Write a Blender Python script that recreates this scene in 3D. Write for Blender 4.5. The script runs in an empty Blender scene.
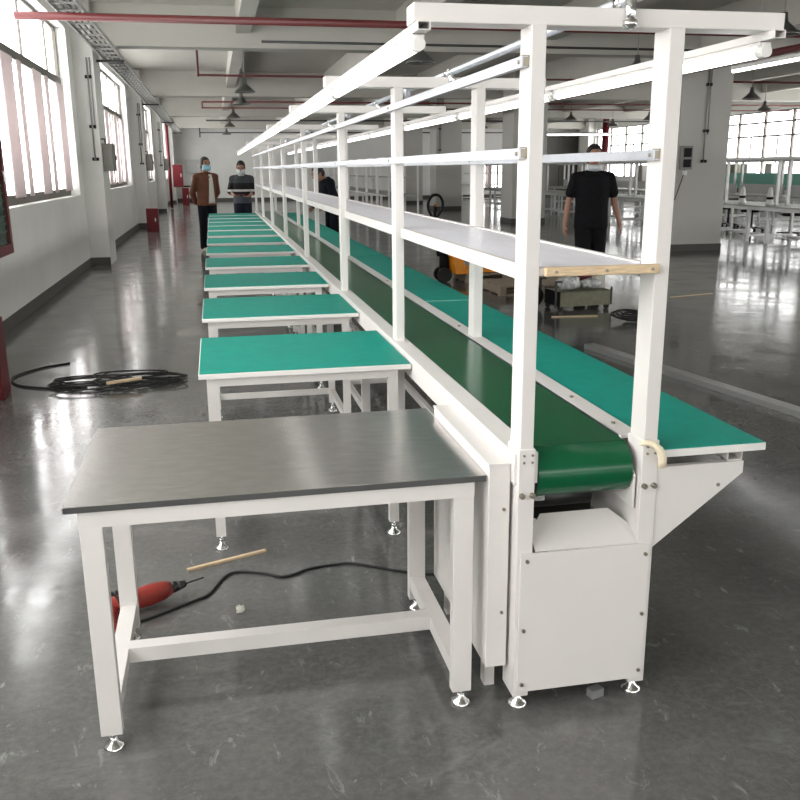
import bpy, bmesh, math, random
from mathutils import Vector, Matrix
random.seed(4)
C = bpy.context.scene.collection
PI = math.pi
V = Vector

# ------------------------------------------------------------------ materials
def mat(name, col, rough=.5, metal=0., spec=.5, noise=0., nscale=20., bump=0., bscale=60., emit=None, estr=0., coat=0., stretch=None, rvar=0.):
    m = bpy.data.materials.new(name); m.use_nodes = True
    nt = m.node_tree; b = nt.nodes['Principled BSDF']
    b.inputs['Base Color'].default_value = (*col, 1)
    b.inputs['Roughness'].default_value = rough
    b.inputs['Metallic'].default_value = metal
    b.inputs['Specular IOR Level'].default_value = spec
    b.inputs['Coat Weight'].default_value = coat
    if emit:
        b.inputs['Emission Color'].default_value = (*emit, 1)
        b.inputs['Emission Strength'].default_value = estr
    tc = nt.nodes.new('ShaderNodeTexCoord')
    src = tc.outputs['Object']
    if stretch:
        mp = nt.nodes.new('ShaderNodeMapping'); mp.inputs['Scale'].default_value = stretch
        nt.links.new(src, mp.inputs['Vector']); src = mp.outputs['Vector']
    n = nt.nodes.new('ShaderNodeTexNoise'); n.inputs['Scale'].default_value = nscale; n.inputs['Detail'].default_value = 6
    nt.links.new(src, n.inputs['Vector'])
    if noise:
        r = nt.nodes.new('ShaderNodeMapRange'); r.inputs['From Min'].default_value = .3; r.inputs['From Max'].default_value = .7
        r.inputs['To Min'].default_value = 1 - noise; r.inputs['To Max'].default_value = 1 + noise
        nt.links.new(n.outputs['Fac'], r.inputs['Value'])
        mx = nt.nodes.new('ShaderNodeVectorMath'); mx.operation = 'SCALE'
        mx.inputs[0].default_value = col
        nt.links.new(r.outputs['Result'], mx.inputs['Scale'])
        nt.links.new(mx.outputs['Vector'], b.inputs['Base Color'])
    if rvar:
        r = nt.nodes.new('ShaderNodeMapRange'); r.inputs['From Min'].default_value = .3; r.inputs['From Max'].default_value = .7
        r.inputs['To Min'].default_value = max(0, rough - rvar); r.inputs['To Max'].default_value = rough + rvar
        nt.links.new(n.outputs['Fac'], r.inputs['Value']); nt.links.new(r.outputs['Result'], b.inputs['Roughness'])
    if bump:
        n2 = nt.nodes.new('ShaderNodeTexNoise'); n2.inputs['Scale'].default_value = bscale; n2.inputs['Detail'].default_value = 3
        nt.links.new(src, n2.inputs['Vector'])
        bp = nt.nodes.new('ShaderNodeBump'); bp.inputs['Strength'].default_value = bump; bp.inputs['Distance'].default_value = .01
        nt.links.new(n2.outputs['Fac'], bp.inputs['Height']); nt.links.new(bp.outputs['Normal'], b.inputs['Normal'])
    return m

M = {}
M['white'] = mat('white_powder_coat', (.74, .708, .683), .42, noise=.02, nscale=6)
M['white_shelf'] = mat('shelf_film', (.90, .89, .96), .3, noise=.05, nscale=5, stretch=(8, 1.2, 1), bump=.12, bscale=9)
M['alu'] = mat('galvanised_rail', (.50, .52, .56), .32, metal=.45, noise=.05)
M['chrome'] = mat('chrome', (.75, .75, .74), .16, metal=1)
M['zinc'] = mat('zinc_screw', (.28, .25, .20), .35, metal=.8)
M['teal'] = mat('teal_anti_static_mat', (.002, .29, .225), .5, spec=.2, noise=.06, nscale=14, bump=.05, bscale=200)
M['mat_edge'] = mat('mat_edge', (.78, .77, .74), .45)
M['belt'] = mat('green_belt', (.004, .095, .036), .20, spec=.35, noise=.08, nscale=4, bump=.02, bscale=30)
M['steel'] = mat('steel_plate', (.50, .48, .465), .22, metal=.92, noise=.10, nscale=14, stretch=(1, 3, 1), bump=.015, bscale=60)
M['steel_edge'] = mat('steel_edge', (.10, .10, .10), .4, metal=.5)
M['ivory'] = mat('cream_tube', (.80, .70, .52), .4, noise=.08, nscale=40)
M['wood'] = mat('pale_wood', (.66, .50, .32), .55, noise=.18, nscale=30, stretch=(1, 8, 8))
M['oldwood'] = mat('old_pallet_wood', (.36, .285, .215), .75, noise=.35, nscale=20, stretch=(1, 8, 8))
M['black'] = mat('black_plastic', (.012, .012, .013), .45, spec=.12)
M['rubber'] = mat('black_rubber', (.012, .012, .012), .6, bump=.1)
M['darkmetal'] = mat('dark_metal', (.05, .05, .05), .4, metal=.6)
M['lampshade'] = mat('lamp_shade_metal', (.17, .17, .16), .3, metal=.6)
M['drillred'] = mat('red_drill_casing', (.30, .035, .025), .45, noise=.15, nscale=30)
M['red'] = mat('red_paint', (.12, .008, .013), .4, spec=.3, noise=.1)
M['redpipe'] = mat('red_pipe_paint', (.13, .02, .02), .4)
M['orange'] = mat('orange_paint', (.85, .30, .015), .4, noise=.08)
M['greypipe'] = mat('grey_conduit', (.36, .36, .35), .45, metal=.3)
M['panelgrey'] = mat('grey_box_paint', (.23, .22, .20), .55, noise=.08)
M['profile'] = mat('aluminium_profile', (.46, .46, .45), .35, metal=.5)
M['greytop'] = mat('grey_bench_top', (.36, .37, .34), .4, noise=.06)
M['lightpanel'] = mat('light_grey_panel', (.50, .50, .49), .6)
M['tealboard'] = mat('pale_teal_board', (.16, .42, .34), .5)
M['cabglass'] = mat('dark_green_cabinet_glass', (.01, .045, .035), .12, spec=.6)
M['khaki'] = mat('khaki_metal', (.20, .20, .135), .55, noise=.15)
M['bag'] = mat('crumpled_film', (.55, .56, .55), .25, noise=.5, nscale=25, bump=.5, bscale=20)
M['maroon'] = mat('maroon_cloth', (.12, .015, .03), .7, noise=.2)
M['greencloth'] = mat('green_scrap', (.02, .22, .08), .6)
M['frame'] = mat('window_aluminium', (.13, .115, .10), .5, metal=.2)
M['winfilm'] = mat('pinkish_window_blind', (.60, .54, .53), .7)
M['doorgrey'] = mat('dark_door_paint', (.085, .083, .07), .55)
M['foamgrey'] = mat('grey_block', (.22, .22, .22), .7)
M['skin'] = mat('skin', (.36, .19, .125), .5, noise=.06)
M['hair'] = mat('black_hair', (.010, .009, .009), .55, bump=.4, bscale=90)
M['mask_blue'] = mat('light_blue_mask', (.30, .55, .68), .7)
M['mask_white'] = mat('white_mask', (.66, .70, .72), .7)
M['eye'] = mat('dark_eye', (.01, .008, .007), .25)
M['lip'] = mat('lip', (.30, .10, .08), .5)
M['brown'] = mat('rust_brown_jacket', (.125, .040, .018), .75, noise=.15, nscale=12, bump=.5, bscale=14)
M['blacktee'] = mat('black_cotton', (.010, .010, .012), .8, spec=.12, noise=.15, bump=.5, bscale=12)
M['navy'] = mat('dark_navy_cloth', (.007, .008, .013), .75, spec=.12, bump=.5, bscale=12)
M['denim'] = mat('dark_denim', (.016, .020, .032), .75, spec=.12, bump=.4, bscale=14)
M['cream'] = mat('cream_shirt', (.62, .60, .54), .8)
M['beigeshoe'] = mat('beige_shoe', (.42, .38, .28), .6)
M['phone'] = mat('dark_red_phone_cover', (.22, .02, .03), .4)
M['tube'] = mat('lit_tube', (.9, .9, .9), .4, emit=(1, .98, .95), estr=3)
M['bright_strip'] = mat('lit_far_tube', (.9, .9, .9), .4, emit=(1, 1, 1), estr=6)

# striped jumper: bands by height (object coordinates)
def striped():
    m = bpy.data.materials.new('striped_jumper'); m.use_nodes = True; nt = m.node_tree; b = nt.nodes['Principled BSDF']
    b.inputs['Roughness'].default_value = .85
    tc = nt.nodes.new('ShaderNodeTexCoord'); s = nt.nodes.new('ShaderNodeSeparateXYZ'); nt.links.new(tc.outputs['Object'], s.inputs[0])
    r = nt.nodes.new('ShaderNodeMapRange'); r.inputs['From Min'].default_value = .9; r.inputs['From Max'].default_value = 1.5
    nt.links.new(s.outputs['Z'], r.inputs['Value'])
    cr = nt.nodes.new('ShaderNodeValToRGB'); cr.color_ramp.interpolation = 'CONSTANT'
    els = [(0, (.075, .085, .105)), (.24, (.010, .010, .012)), (.38, (.58, .58, .57)), (.45, (.008, .008, .010)), (.66, (.05, .053, .06))]
    e = cr.color_ramp.elements; e[0].position = 0; e[0].color = (*els[0][1], 1); e[1].position = els[1][0]; e[1].color = (*els[1][1], 1)
    for p, c in els[2:]:
        k = e.new(p); k.color = (*c, 1)
    nt.links.new(r.outputs['Result'], cr.inputs['Fac']); nt.links.new(cr.outputs['Color'], b.inputs['Base Color'])
    return m
M['stripes'] = striped()

def film():
    m = mat('pale_pink_translucent_blind', (.80, .73, .73), .8); nt = m.node_tree; b = nt.nodes['Principled BSDF']
    t = nt.nodes.new('ShaderNodeBsdfTranslucent'); t.inputs['Color'].default_value = (.62, .54, .54, 1)
    mx = nt.nodes.new('ShaderNodeMixShader'); mx.inputs[0].default_value = .33
    o = [n for n in nt.nodes if n.type == 'OUTPUT_MATERIAL'][0]
    nt.links.new(b.outputs[0], mx.inputs[1]); nt.links.new(t.outputs[0], mx.inputs[2]); nt.links.new(mx.outputs[0], o.inputs[0])
    return m
M['winfilm'] = film()
def glass():
    m = bpy.data.materials.new('window_glass'); m.use_nodes = True; nt = m.node_tree
    for n in list(nt.nodes): nt.nodes.remove(n)
    o = nt.nodes.new('ShaderNodeOutputMaterial'); t = nt.nodes.new('ShaderNodeBsdfTransparent'); g = nt.nodes.new('ShaderNodeBsdfGlossy')
    g.inputs['Roughness'].default_value = .03
    t.inputs['Color'].default_value = (.96, .97, .97, 1)
    mx = nt.nodes.new('ShaderNodeMixShader'); mx.inputs[0].default_value = .05
    nt.links.new(t.outputs[0], mx.inputs[1]); nt.links.new(g.outputs[0], mx.inputs[2])
    nt.links.new(mx.outputs[0], o.inputs[0]); return m
M['glass'] = glass()

def wallmat(name, col, stain=.06):
    m = bpy.data.materials.new(name); m.use_nodes = True; nt = m.node_tree; b = nt.nodes['Principled BSDF']
    b.inputs['Roughness'].default_value = .6
    g = nt.nodes.new('ShaderNodeNewGeometry')
    n = nt.nodes.new('ShaderNodeTexNoise'); n.inputs['Scale'].default_value = .8; n.inputs['Detail'].default_value = 8; n.inputs['Roughness'].default_value = .6
    nt.links.new(g.outputs['Position'], n.inputs['Vector'])
    r = nt.nodes.new('ShaderNodeMapRange'); r.inputs['From Min'].default_value = .3; r.inputs['From Max'].default_value = .7
    r.inputs['To Min'].default_value = 1 - stain; r.inputs['To Max'].default_value = 1 + stain
    nt.links.new(n.outputs['Fac'], r.inputs['Value'])
    mx = nt.nodes.new('ShaderNodeVectorMath'); mx.operation = 'SCALE'; mx.inputs[0].default_value = col
    nt.links.new(r.outputs['Result'], mx.inputs['Scale']); nt.links.new(mx.outputs['Vector'], b.inputs['Base Color'])
    return m
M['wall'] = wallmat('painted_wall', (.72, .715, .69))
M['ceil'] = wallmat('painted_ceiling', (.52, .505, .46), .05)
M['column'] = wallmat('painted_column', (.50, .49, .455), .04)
M['skirt'] = wallmat('dark_skirting', (.075, .07, .062), .1)

def floormat():
    m = bpy.data.materials.new('polished_concrete'); m.use_nodes = True; nt = m.node_tree; b = nt.nodes['Principled BSDF']
    L = nt.links.new
    g = nt.nodes.new('ShaderNodeNewGeometry')
    def noise(scale, det, rough=.5, vec=None, dist=0):
        n = nt.nodes.new('ShaderNodeTexNoise'); n.inputs['Scale'].default_value = scale; n.inputs['Detail'].default_value = det
        n.inputs['Roughness'].default_value = rough; n.inputs['Distortion'].default_value = dist
        L(vec or g.outputs['Position'], n.inputs['Vector']); return n.outputs['Fac']
    def ramp(src, a, b_, c0, c1):
        r = nt.nodes.new('ShaderNodeMapRange'); r.inputs['From Min'].default_value = a; r.inputs['From Max'].default_value = b_
        r.inputs['To Min'].default_value = c0; r.inputs['To Max'].default_value = c1; L(src, r.inputs['Value']); return r.outputs['Result']
    def mix(f, a, c, bl='MIX'):
        x = nt.nodes.new('ShaderNodeMix'); x.data_type = 'RGBA'; x.blend_type = bl
        L(f, x.inputs['Factor'])
        if isinstance(a, tuple): x.inputs['A'].default_value = (*a, 1)
        else: L(a, x.inputs['A'])
        if isinstance(c, tuple): x.inputs['B'].default_value = (*c, 1)
        else: L(c, x.inputs['B'])
        return x.outputs['Result']
    def dusty(scale, rot):
        mp = nt.nodes.new('ShaderNodeMapping'); mp.inputs['Rotation'].default_value = (0, 0, rot); mp.inputs['Scale'].default_value = scale
        L(g.outputs['Position'], mp.inputs['Vector']); return mp.outputs['Vector']
    base = mix(ramp(noise(.9, 6, .6), .3, .7, 0, 1), (.080, .079, .077), (.120, .118, .114))
    base = mix(ramp(noise(5, 8, .7), .35, .75, 0, .5), base, (.165, .163, .158))
    base = mix(ramp(noise(38, 6, .75), .42, .72, 0, .55), base, (.20, .198, .192))
    # scuffs and chalky smears
    s1 = ramp(noise(2.6, 9, .78, dusty((1, 1.8, 1), .9), .8), .54, .70, 0, .62)
    s2 = ramp(noise(6.5, 7, .72, dusty((2.4, 1, 1), .35), 1.0), .60, .70, 0, .55)
    base = mix(s1, base, (.225, .222, .215)); base = mix(s2, base, (.42, .415, .40))
    vo = nt.nodes.new('ShaderNodeTexVoronoi'); vo.inputs['Scale'].default_value = 9; vo.inputs['Randomness'].default_value = 1
    L(g.outputs['Position'], vo.inputs['Vector'])
    base = mix(ramp(vo.outputs['Distance'], .0, .035, .55, 0), base, (.50, .50, .49))
    L(base, b.inputs['Base Color'])
    rr = ramp(noise(2.2, 6, .65), .3, .72, .07, .22)
    L(rr, b.inputs['Roughness'])
    b.inputs['Specular IOR Level'].default_value = .75
    bp = nt.nodes.new('ShaderNodeBump'); bp.inputs['Strength'].default_value = .10; bp.inputs['Distance'].default_value = .02
    L(noise(3.2, 3, .5), bp.inputs['Height']); L(bp.outputs['Normal'], b.inputs['Normal'])
    return m
M['floor'] = floormat()

# ------------------------------------------------------------------ mesh builder
class MB:
    def __init__(s): s.bm = bmesh.new()
    def box(s, x0, x1, y0, y1, z0, z1, bev=0.):
        vs = [s.bm.verts.new(p) for p in ((x0,y0,z0),(x1,y0,z0),(x1,y1,z0),(x0,y1,z0),(x0,y0,z1),(x1,y0,z1),(x1,y1,z1),(x0,y1,z1))]
        fs = [s.bm.faces.new([vs[i] for i in f]) for f in ((3,2,1,0),(4,5,6,7),(0,1,5,4),(1,2,6,5),(2,3,7,6),(3,0,4,7))]
        if bev:
            es = list({e for f in fs for e in f.edges})
            bmesh.ops.bevel(s.bm, geom=es, offset=bev, segments=2, affect='EDGES', profile=.5)
        return s
    def bar(s, a, b, w, h=None, up=(0,0,1)):
        a = V(a); b = V(b); h = h or w; d = (b-a).normalized(); u = V(up)
        if abs(d.dot(u)) > .98: u = V((0,1,0))
        r = d.cross(u).normalized(); u = r.cross(d)
        vs = [s.bm.verts.new(p + r*i*w/2 + u*j*h/2) for p in (a, b) for i, j in ((-1,-1),(1,-1),(1,1),(-1,1))]
        for f in ((3,2,1,0),(4,5,6,7),(0,1,5,4),(1,2,6,5),(2,3,7,6),(3,0,4,7)): s.bm.faces.new([vs[i] for i in f])
        return s
    def cyl(s, a, b, r0, r1=None, n=16, caps=True):
        a = V(a); b = V(b); r1 = r0 if r1 is None else r1
        return s.tube([a, b], [r0, r1], n, caps)
    def tube(s, pts, rad, n=10, caps=True, sq=(1, 1)):
        pts = [V(p) for p in pts]
        if not hasattr(rad, '__len__'): rad = [rad]*len(pts)
        rings = []; prev = None
        for i, p in enumerate(pts):
            t = (pts[min(i+1, len(pts)-1)] - pts[max(i-1, 0)])
            t = t.normalized() if t.length > 1e-9 else V((0,0,1))
            if prev is None:
                u = V((0,0,1)) if abs(t.z) < .9 else V((0,1,0))
            else: u = prev
            r = t.cross(u)
            r = r.normalized() if r.length > 1e-6 else V((1,0,0))
            u = r.cross(t).normalized(); prev = u
            rings.append([s.bm.verts.new(p + (r*math.cos(2*PI*k/n)*sq[0] + u*math.sin(2*PI*k/n)*sq[1])*rad[i]) for k in range(n)])
        for A, B in zip(rings, rings[1:]):
            for k in range(n):
                f = s.bm.faces.new((A[k], A[(k+1) % n], B[(k+1) % n], B[k])); f.smooth = True
        if caps:
            if rad[0] > 1e-5: s.bm.faces.new(rings[0][::-1])
            if rad[-1] > 1e-5: s.bm.faces.new(rings[-1])
        return s
    def lathe(s, o, prof, n=24, axis='Z'):
        o = V(o); rings = []
        for r, h in prof:
            ring = []
            for k in range(n):
                c, q = math.cos(2*PI*k/n)*max(r, 1e-4), math.sin(2*PI*k/n)*max(r, 1e-4)
                ring.append(s.bm.verts.new(o + (V((c, q, h)) if axis == 'Z' else V((c, h, q)) if axis == 'Y' else V((h, c, q)))))
            rings.append(ring)
        for A, B in zip(rings, rings[1:]):
            for k in range(n):
                f = s.bm.faces.new((A[k], A[(k+1) % n], B[(k+1) % n], B[k])); f.smooth = True
        return s
    def prism(s, poly, axis, a, b):
        def P(u, v, w): return {'X': (w, u, v), 'Y': (u, w, v), 'Z': (u, v, w)}[axis]
        A = [s.bm.verts.new(P(u, v, a)) for u, v in poly]; B = [s.bm.verts.new(P(u, v, b)) for u, v in poly]
        s.bm.faces.new(A); s.bm.faces.new(B[::-1]); n = len(poly)
        for k in range(n): s.bm.faces.new((A[k], B[k], B[(k+1) % n], A[(k+1) % n]))
        return s
    def ball(s, c, r, seg=16, rings=10, sc=(1, 1, 1), rot=None):
        m = Matrix.Translation(V(c)) @ (rot or Matrix.Identity(4)) @ Matrix.Diagonal((*[r*k for k in sc], 1))
        res = bmesh.ops.create_uvsphere(s.bm, u_segments=seg, v_segments=rings, radius=1, matrix=m)
        for v in res['verts']:
            for f in v.link_faces: f.smooth = True
        return s
    def xf(s, m): bmesh.ops.transform(s.bm, matrix=m, verts=s.bm.verts); return s
    def build(s, name, m, parent=None, loc=None, label=None):
        bmesh.ops.recalc_face_normals(s.bm, faces=s.bm.faces)
        me = bpy.data.meshes.new(name); s.bm.to_mesh(me); s.bm.free()
        me.materials.append(M[m] if isinstance(m, str) else m)
        o = bpy.data.objects.new(name, me); C.objects.link(o)
        if parent: o.parent = parent
        if loc: o.location = loc
        if label: o['label'] = label
        return o

def split_build(b, name, m, parent, label=None):
    """every connected piece of the builder becomes an object of its own"""
    seen = set(); out = []
    for v0 in list(b.bm.verts):
        if v0 in seen: continue
        st = [v0]; seen.add(v0); isl = []
        while st:
            v = st.pop(); isl.append(v)
            for e in v.link_edges:
                w = e.other_vert(v)
                if w not in seen: seen.add(w); st.append(w)
        ids = set(isl); n = MB(); mp = {v: n.bm.verts.new(v.co) for v in isl}
        for f in {f for v in isl for f in v.link_faces}:
            g = n.bm.faces.new([mp[v] for v in f.verts]); g.smooth = f.smooth
        out.append(n.build(name, m, parent, label=label))
    b.bm.free(); return out

def bevel(o, w=.002, seg=2):
    b = o.modifiers.new('bevel', 'BEVEL'); b.width = w; b.segments = seg; b.limit_method = 'ANGLE'; b.angle_limit = .7
    return o
def tag(o, label, cat, group=None, kind=None):
    o['label'] = label; o['category'] = cat
    if group: o['group'] = group
    if kind: o['kind'] = kind
    return o
def thing(name, label, cat, loc=(0, 0, 0), rz=0., group=None):
    o = bpy.data.objects.new(name, None); C.objects.link(o); o.empty_display_size = .1
    o.location = loc; o.rotation_euler = (0, 0, rz)
    return tag(o, label, cat, group)
def struct(o):
    o['kind'] = 'structure'; return o
def kids(o): return [c for c in bpy.data.objects if c.parent == o]
def dup(o, loc=None, rz=None, label=None, parent=None):
    c = o.copy(); C.objects.link(c); c.parent = parent
    if loc is not None: c.location = loc
    if rz is not None: c.rotation_euler = (0, 0, rz)
    if label: c['label'] = label
    for k in kids(o): dup(k, parent=c)
    return c
ORD = ['nearest', 'second', 'third', 'fourth', 'fifth', 'sixth', 'seventh', 'eighth', 'ninth', 'tenth', 'eleventh', 'twelfth']

# ------------------------------------------------------------------ the building
X0, X1, YB, YF, ZS, ZB = -2.1, 20., -13., 47.8, 4.2, 3.55   # left wall, right wall, back, far, slab, beam underside
WT = .24
struct(MB().box(X0-WT, X1+WT, YB-WT, YF+WT, -.15, 0).build('floor', 'floor'))
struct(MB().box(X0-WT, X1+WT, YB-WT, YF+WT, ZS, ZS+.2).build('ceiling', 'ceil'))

SILL, TRAN, WTOP = 1.18, 2.90, 3.70
wins_l = [(-12., -4.6), (-2., 5.4), (8., 15.4), (18., 25.3), (28., 35.3), (38., 45.3)]
def wall_open(name, ax, a0, a1, lo, hi, wins, sill, top):
    b = MB(); seg = a0
    def bx(p, q, z0, z1):
        if ax == 'Y': b.box(lo, hi, p, q, z0, z1)
        else: b.box(p, q, lo, hi, z0, z1)
    for p, q in wins:
        bx(seg, p, 0, ZS); bx(p, q, 0, sill); bx(p, q, top, ZS); seg = q
    bx(seg, a1, 0, ZS)
    return struct(b.build(name, 'wall'))
wall_open('wall_left', 'Y', YB, YF, X0-WT, X0, wins_l, SILL, WTOP)
RS, RT = 1.07, 3.50
wins_r = [(-12.5, -4.3), (-2.9, 5.7), (7.05, 15.7), (17.05, 26.), (27.35, 35.7), (37.1, 45.7)]
wall_open('wall_right', 'Y', YB, YF, X1, X1+WT, wins_r, RS, RT)
wins_f = [(-1.2, 3.2), (4., 8.4), (9.6, 14.), (14.8, 19.2)]
wall_open('wall_front', 'X', X0-WT, X1+WT, YB-WT, YB, wins_f, 1., 3.5)
BW = (14.45, 16.2)
wall_open('wall_back', 'X', X0-WT, X1+WT, YF, YF+WT, [BW], .45, 1.9)

wn = [0]
def window(ax, p, q, plane, z0, z1, trans, div, sign, blind=()):
    """aluminium sliding window, opening p..q along the wall; parts: frame, panes, blinds"""
    wn[0] += 1
    r = bpy.data.objects.new('window_%d' % wn[0], None); C.objects.link(r); r['kind'] = 'structure'
    r.location = (plane, p, z0) if ax == 'Y' else (p, plane, z0)
    L = q-p; H = z1-z0
    f = MB(); pn = MB()
    def bx(b, u0, u1, z0_, z1_, t=.05, off=0.):
        if ax == 'Y': b.box(-t/2+off, t/2+off, u0, u1, z0_, z1_)
        else: b.box(u0, u1, -t/2+off, t/2+off, z0_, z1_)
    w = .05
    bx(f, 0, L, 0, w); bx(f, 0, L, H-w, H); bx(f, 0, w, w, H-w); bx(f, L-w, L, w, H-w)
    tw = .055 if div == 4 else .03
    for t in trans: bx(f, w, L-w, t-z0-tw, t-z0+tw, .09)
    n = div; hs = [w]+[t-z0 for t in trans]+[H-w]
    if n == 4: bx(f, w, L-w, w, .11, .07)
    for k in range(1, n): bx(f, L*k/n-(.07 if n == 4 else .045), L*k/n+(.07 if n == 4 else .045), w, hs[1] if n == 4 else H-w, .08)
    for k in range(n):
        c = L*(k+.5)/n
        if n > 4 or ax == 'X': bx(f, c-.022, c+.022, w, hs[1]-.03, .04, .012*sign)
        if len(trans) > 0 and n < 5:
            bx(f, c-.015, c+.015, hs[-2]+.03, H-w, .03)
    for k in range(n):
        for a, b_ in zip(hs, hs[1:]):
            bx(pn, L*k/n+.04, L*(k+1)/n-.04, a+.02, b_-.02, .006)
    f.build('window_frame', 'frame', r); pn.build('pane', 'glass', r)
    for (u0, u1, v0, v1) in blind:
        b = MB(); nn = max(3, int((u1-u0)/.09)); zz = []
        # gathered drop of pale film just inside the pane
        vs = []
        for i in range(nn*4+1):
            u = u0+(u1-u0)*i/(nn*4); o = sign*(.07+.018*math.sin(i*PI/2))
            pts = ((o, u, v0), (o, u, v1)) if ax == 'Y' else ((u, o, v0), (u, o, v1))
            vs.append([b.bm.verts.new(pt) for pt in pts])
        for A, B in zip(vs, vs[1:]):
            fc = b.bm.faces.new((A[0], B[0], B[1], A[1])); fc.smooth = True
        o = b.build('curtain', 'winfilm', r)
        sm = o.modifiers.new('s', 'SOLIDIFY'); sm.thickness = .003
    return r
def curt(n, L, H):
    out = []
    for k in range(n):
        a = L*k/n; w = L/n
        out.append((a+w*.60, a+w*.93, .08, H-.86)); out.append((a+w*.08, a+w*.20, .08, H-.86))
    return out
for i, (p, q) in enumerate(wins_l):
    window('Y', p, q, X0-.17, SILL, WTOP, [TRAN], 4, 1, curt(4, q-p, WTOP-SILL) if i in (2, 3, 4) else ())
for p, q in wins_r: window('Y', p, q, X1+.12, RS, RT, [2.62, 3.1], 5, -1)
for p, q in wins_f: window('X', p, q, YB-.12, 1., 3.5, [2.7], 3, 1)
window('X', BW[0], BW[1], YF+.12, .45, 1.9, [1.3], 2, -1, [(.15, .55, .06, 1.39), (1.1, 1.5, .06, 1.39)])

# piers on the left wall, free columns, right-wall piers, beams
tn = [0]
def trim(b, m):
    tn[0] += 1
    return struct(b.build('trim_%d' % tn[0], m))
PY = [(-14.+10*k+9.9-10, ) for k in range(0)]
piers = [(-4.1, -3.1), (5.9, 6.85), (15.9, 16.85), (26.2, 27.15), (35.9, 36.9), (45.9, 46.9)]
for a, b in piers: trim(MB().box(X0, -1.78, a, b, 0, ZS), 'wall')
for a, b in piers: trim(MB().box(X1-.35, X1, a-.1, b+.1, 0, ZS), 'wall')
cols = [(-4.5, -3.5), (5.3, 6.3), (15.5, 16.5), (24.9, 25.9), (34., 35.), (40.6, 41.6)]
for a, b in cols:
    trim(MB().box(8.42, 9.42, a, b, 0, ZS), 'column')
    trim(MB().box(8.405, 9.435, a-.015, b+.015, 0, .13), 'skirt')
for a, b in piers:
    c = (a+b)/2
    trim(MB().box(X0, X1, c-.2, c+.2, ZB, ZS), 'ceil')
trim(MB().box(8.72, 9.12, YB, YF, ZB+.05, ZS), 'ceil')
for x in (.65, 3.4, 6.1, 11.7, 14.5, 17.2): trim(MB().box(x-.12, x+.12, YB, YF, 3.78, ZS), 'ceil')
# skirting along the left wall and its piers, far wall
sk = MB(); y = YB
for a, b in piers:
    sk.box(X0, X0+.012, y, a, 0, .13); sk.box(X0, -1.78, a-.012, a, 0, .13); y = b
sk.box(X0, X0+.012, y, YF, 0, .13)
struct(sk.build('baseboard_left', 'skirt'))
struct(MB().box(X0, X1, YF-.015, YF, 0, .16).build('baseboard_back', 'skirt'))
struct(MB().box(X1-.015, X1, YB, YF, 0, .13).build('baseboard_right', 'skirt'))
# far wall: dark roller door, grey door leaf
d = struct(MB().box(18.1, 19.9, YF-.06, YF, 0, 3.2).build('door_1', 'doorgrey'))
MB().box(18.78, 18.83, YF-.075, YF-.06, .1, 3.1).build('door_seam', 'darkmetal', d)
d = struct(MB().box(16.6, 17.7, YF-.05, YF, 0, 3.1).build('door_2', 'panelgrey'))
MB().box(17.5, 17.54, YF-.09, YF-.05, 1.0, 1.2).build('door_handle', 'chrome', d)

# ------------------------------------------------------------------ levelling foot shape
def foot(x, y, z0, z1, parent, name='levelling_foot', label=None):
    """threaded rod down to a domed chrome disc"""
    b = MB().cyl((x, y, z0+.02), (x, y, z1), .006, n=10)
    b.lathe((x, y, z0), [(0, 0), (.029, 0), (.030, .004), (.026, .010), (.014, .020), (.011, .030), (.009, .034), (0, .034)], 24)
    b.lathe((x, y, z0+.036), [(0, 0), (.011, 0), (.011, .009), (0, .009)], 6)
    return b.build(name, 'chrome', parent, label=label)

# ------------------------------------------------------------------ the conveyor line
line = thing('conveyor_line', 'long white steel assembly line with dark green belt, posts and upper shelf', 'conveyor', (0, 0, 0))
FY = [2.19, 3.90, 5.66, 8.04, 10.42, 12.78, 15.15, 17.52]
YE = 17.62
PL, PR = (.781, .820), (1.146, 1.188)
for k, y in enumerate(FY):
    for s, (a, b) in enumerate((PL, PR)):
        p = MB().box(a, b, y, y+.085, .80 if k == 0 else .06, 1.888, .003)
        p.build('post', 'white', line)
        if k == 0:
            sl = MB().box(a-.004, b+.004, y-.006, y+.091, .042, .805, .002).build('lower_post', 'white', line)
            sc = MB()
            for (dx, z) in ((.010, .788), (.034, .788), (.010, .768), (.034, .768)): sc.cyl((a+dx, y-.010, z), (a+dx, y-.004, z), .0035, n=10)
            split_build(sc, 'screw', 'zinc', sl)
            for dx in (.006, .036):
                bo = MB()
                bo.cyl((a+dx, y-.016, .672), (a+dx, y-.004, .672), .008, n=12); bo.cyl((a+dx, y-.020, .672), (a+dx, y-.016, .672), .005, n=8)
                bo.build('bolt', 'zinc', sl)
        foot((a+b)/2, y+(.022 if k == 0 else .04), 0, .07, line)
    MB().box(.487, 1.466, y+.004, y+.081, 1.886, 1.930, .003).build('crossbeam', 'white', line)
# side channels of the conveyor bed
ch = MB().box(.768, .838, 2.20, YE, .700, .790)
bevel(ch.build('side_channel', 'white', line), .002)
ch = MB().box(1.128, 1.195, 2.31, YE, .775, .790).box(1.128, 1.132, 2.31, YE, .700, .790).box(1.191, 1.195, 2.20, YE, .700, .790)
ch.prism([(2.2, .60), (2.2, .70), (2.31, .79), (2.45, .79), (2.45, .60)], 'X', 1.128, 1.134)
bevel(ch.build('side_channel', 'white', line), .002)
MB().prism([(2.2, .49), (2.2, .72), (2.26, .72), (2.75, .70), (2.75, .49)], 'X', 1.141, 1.145).build('guard_plate', 'white', line)
MB().prism([(2.25, .50), (2.25, .70), (2.75, .70), (2.75, .50)], 'X', .826, .830).build('guard_plate', 'white', line)
sc = MB()
for y in (2.42, 2.75, 4.2, 6.1, 8.5): sc.cyl((1.16, y, .788), (1.16, y, .795), .007, n=12)
split_build(sc, 'screw', 'zinc', line)
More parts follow.
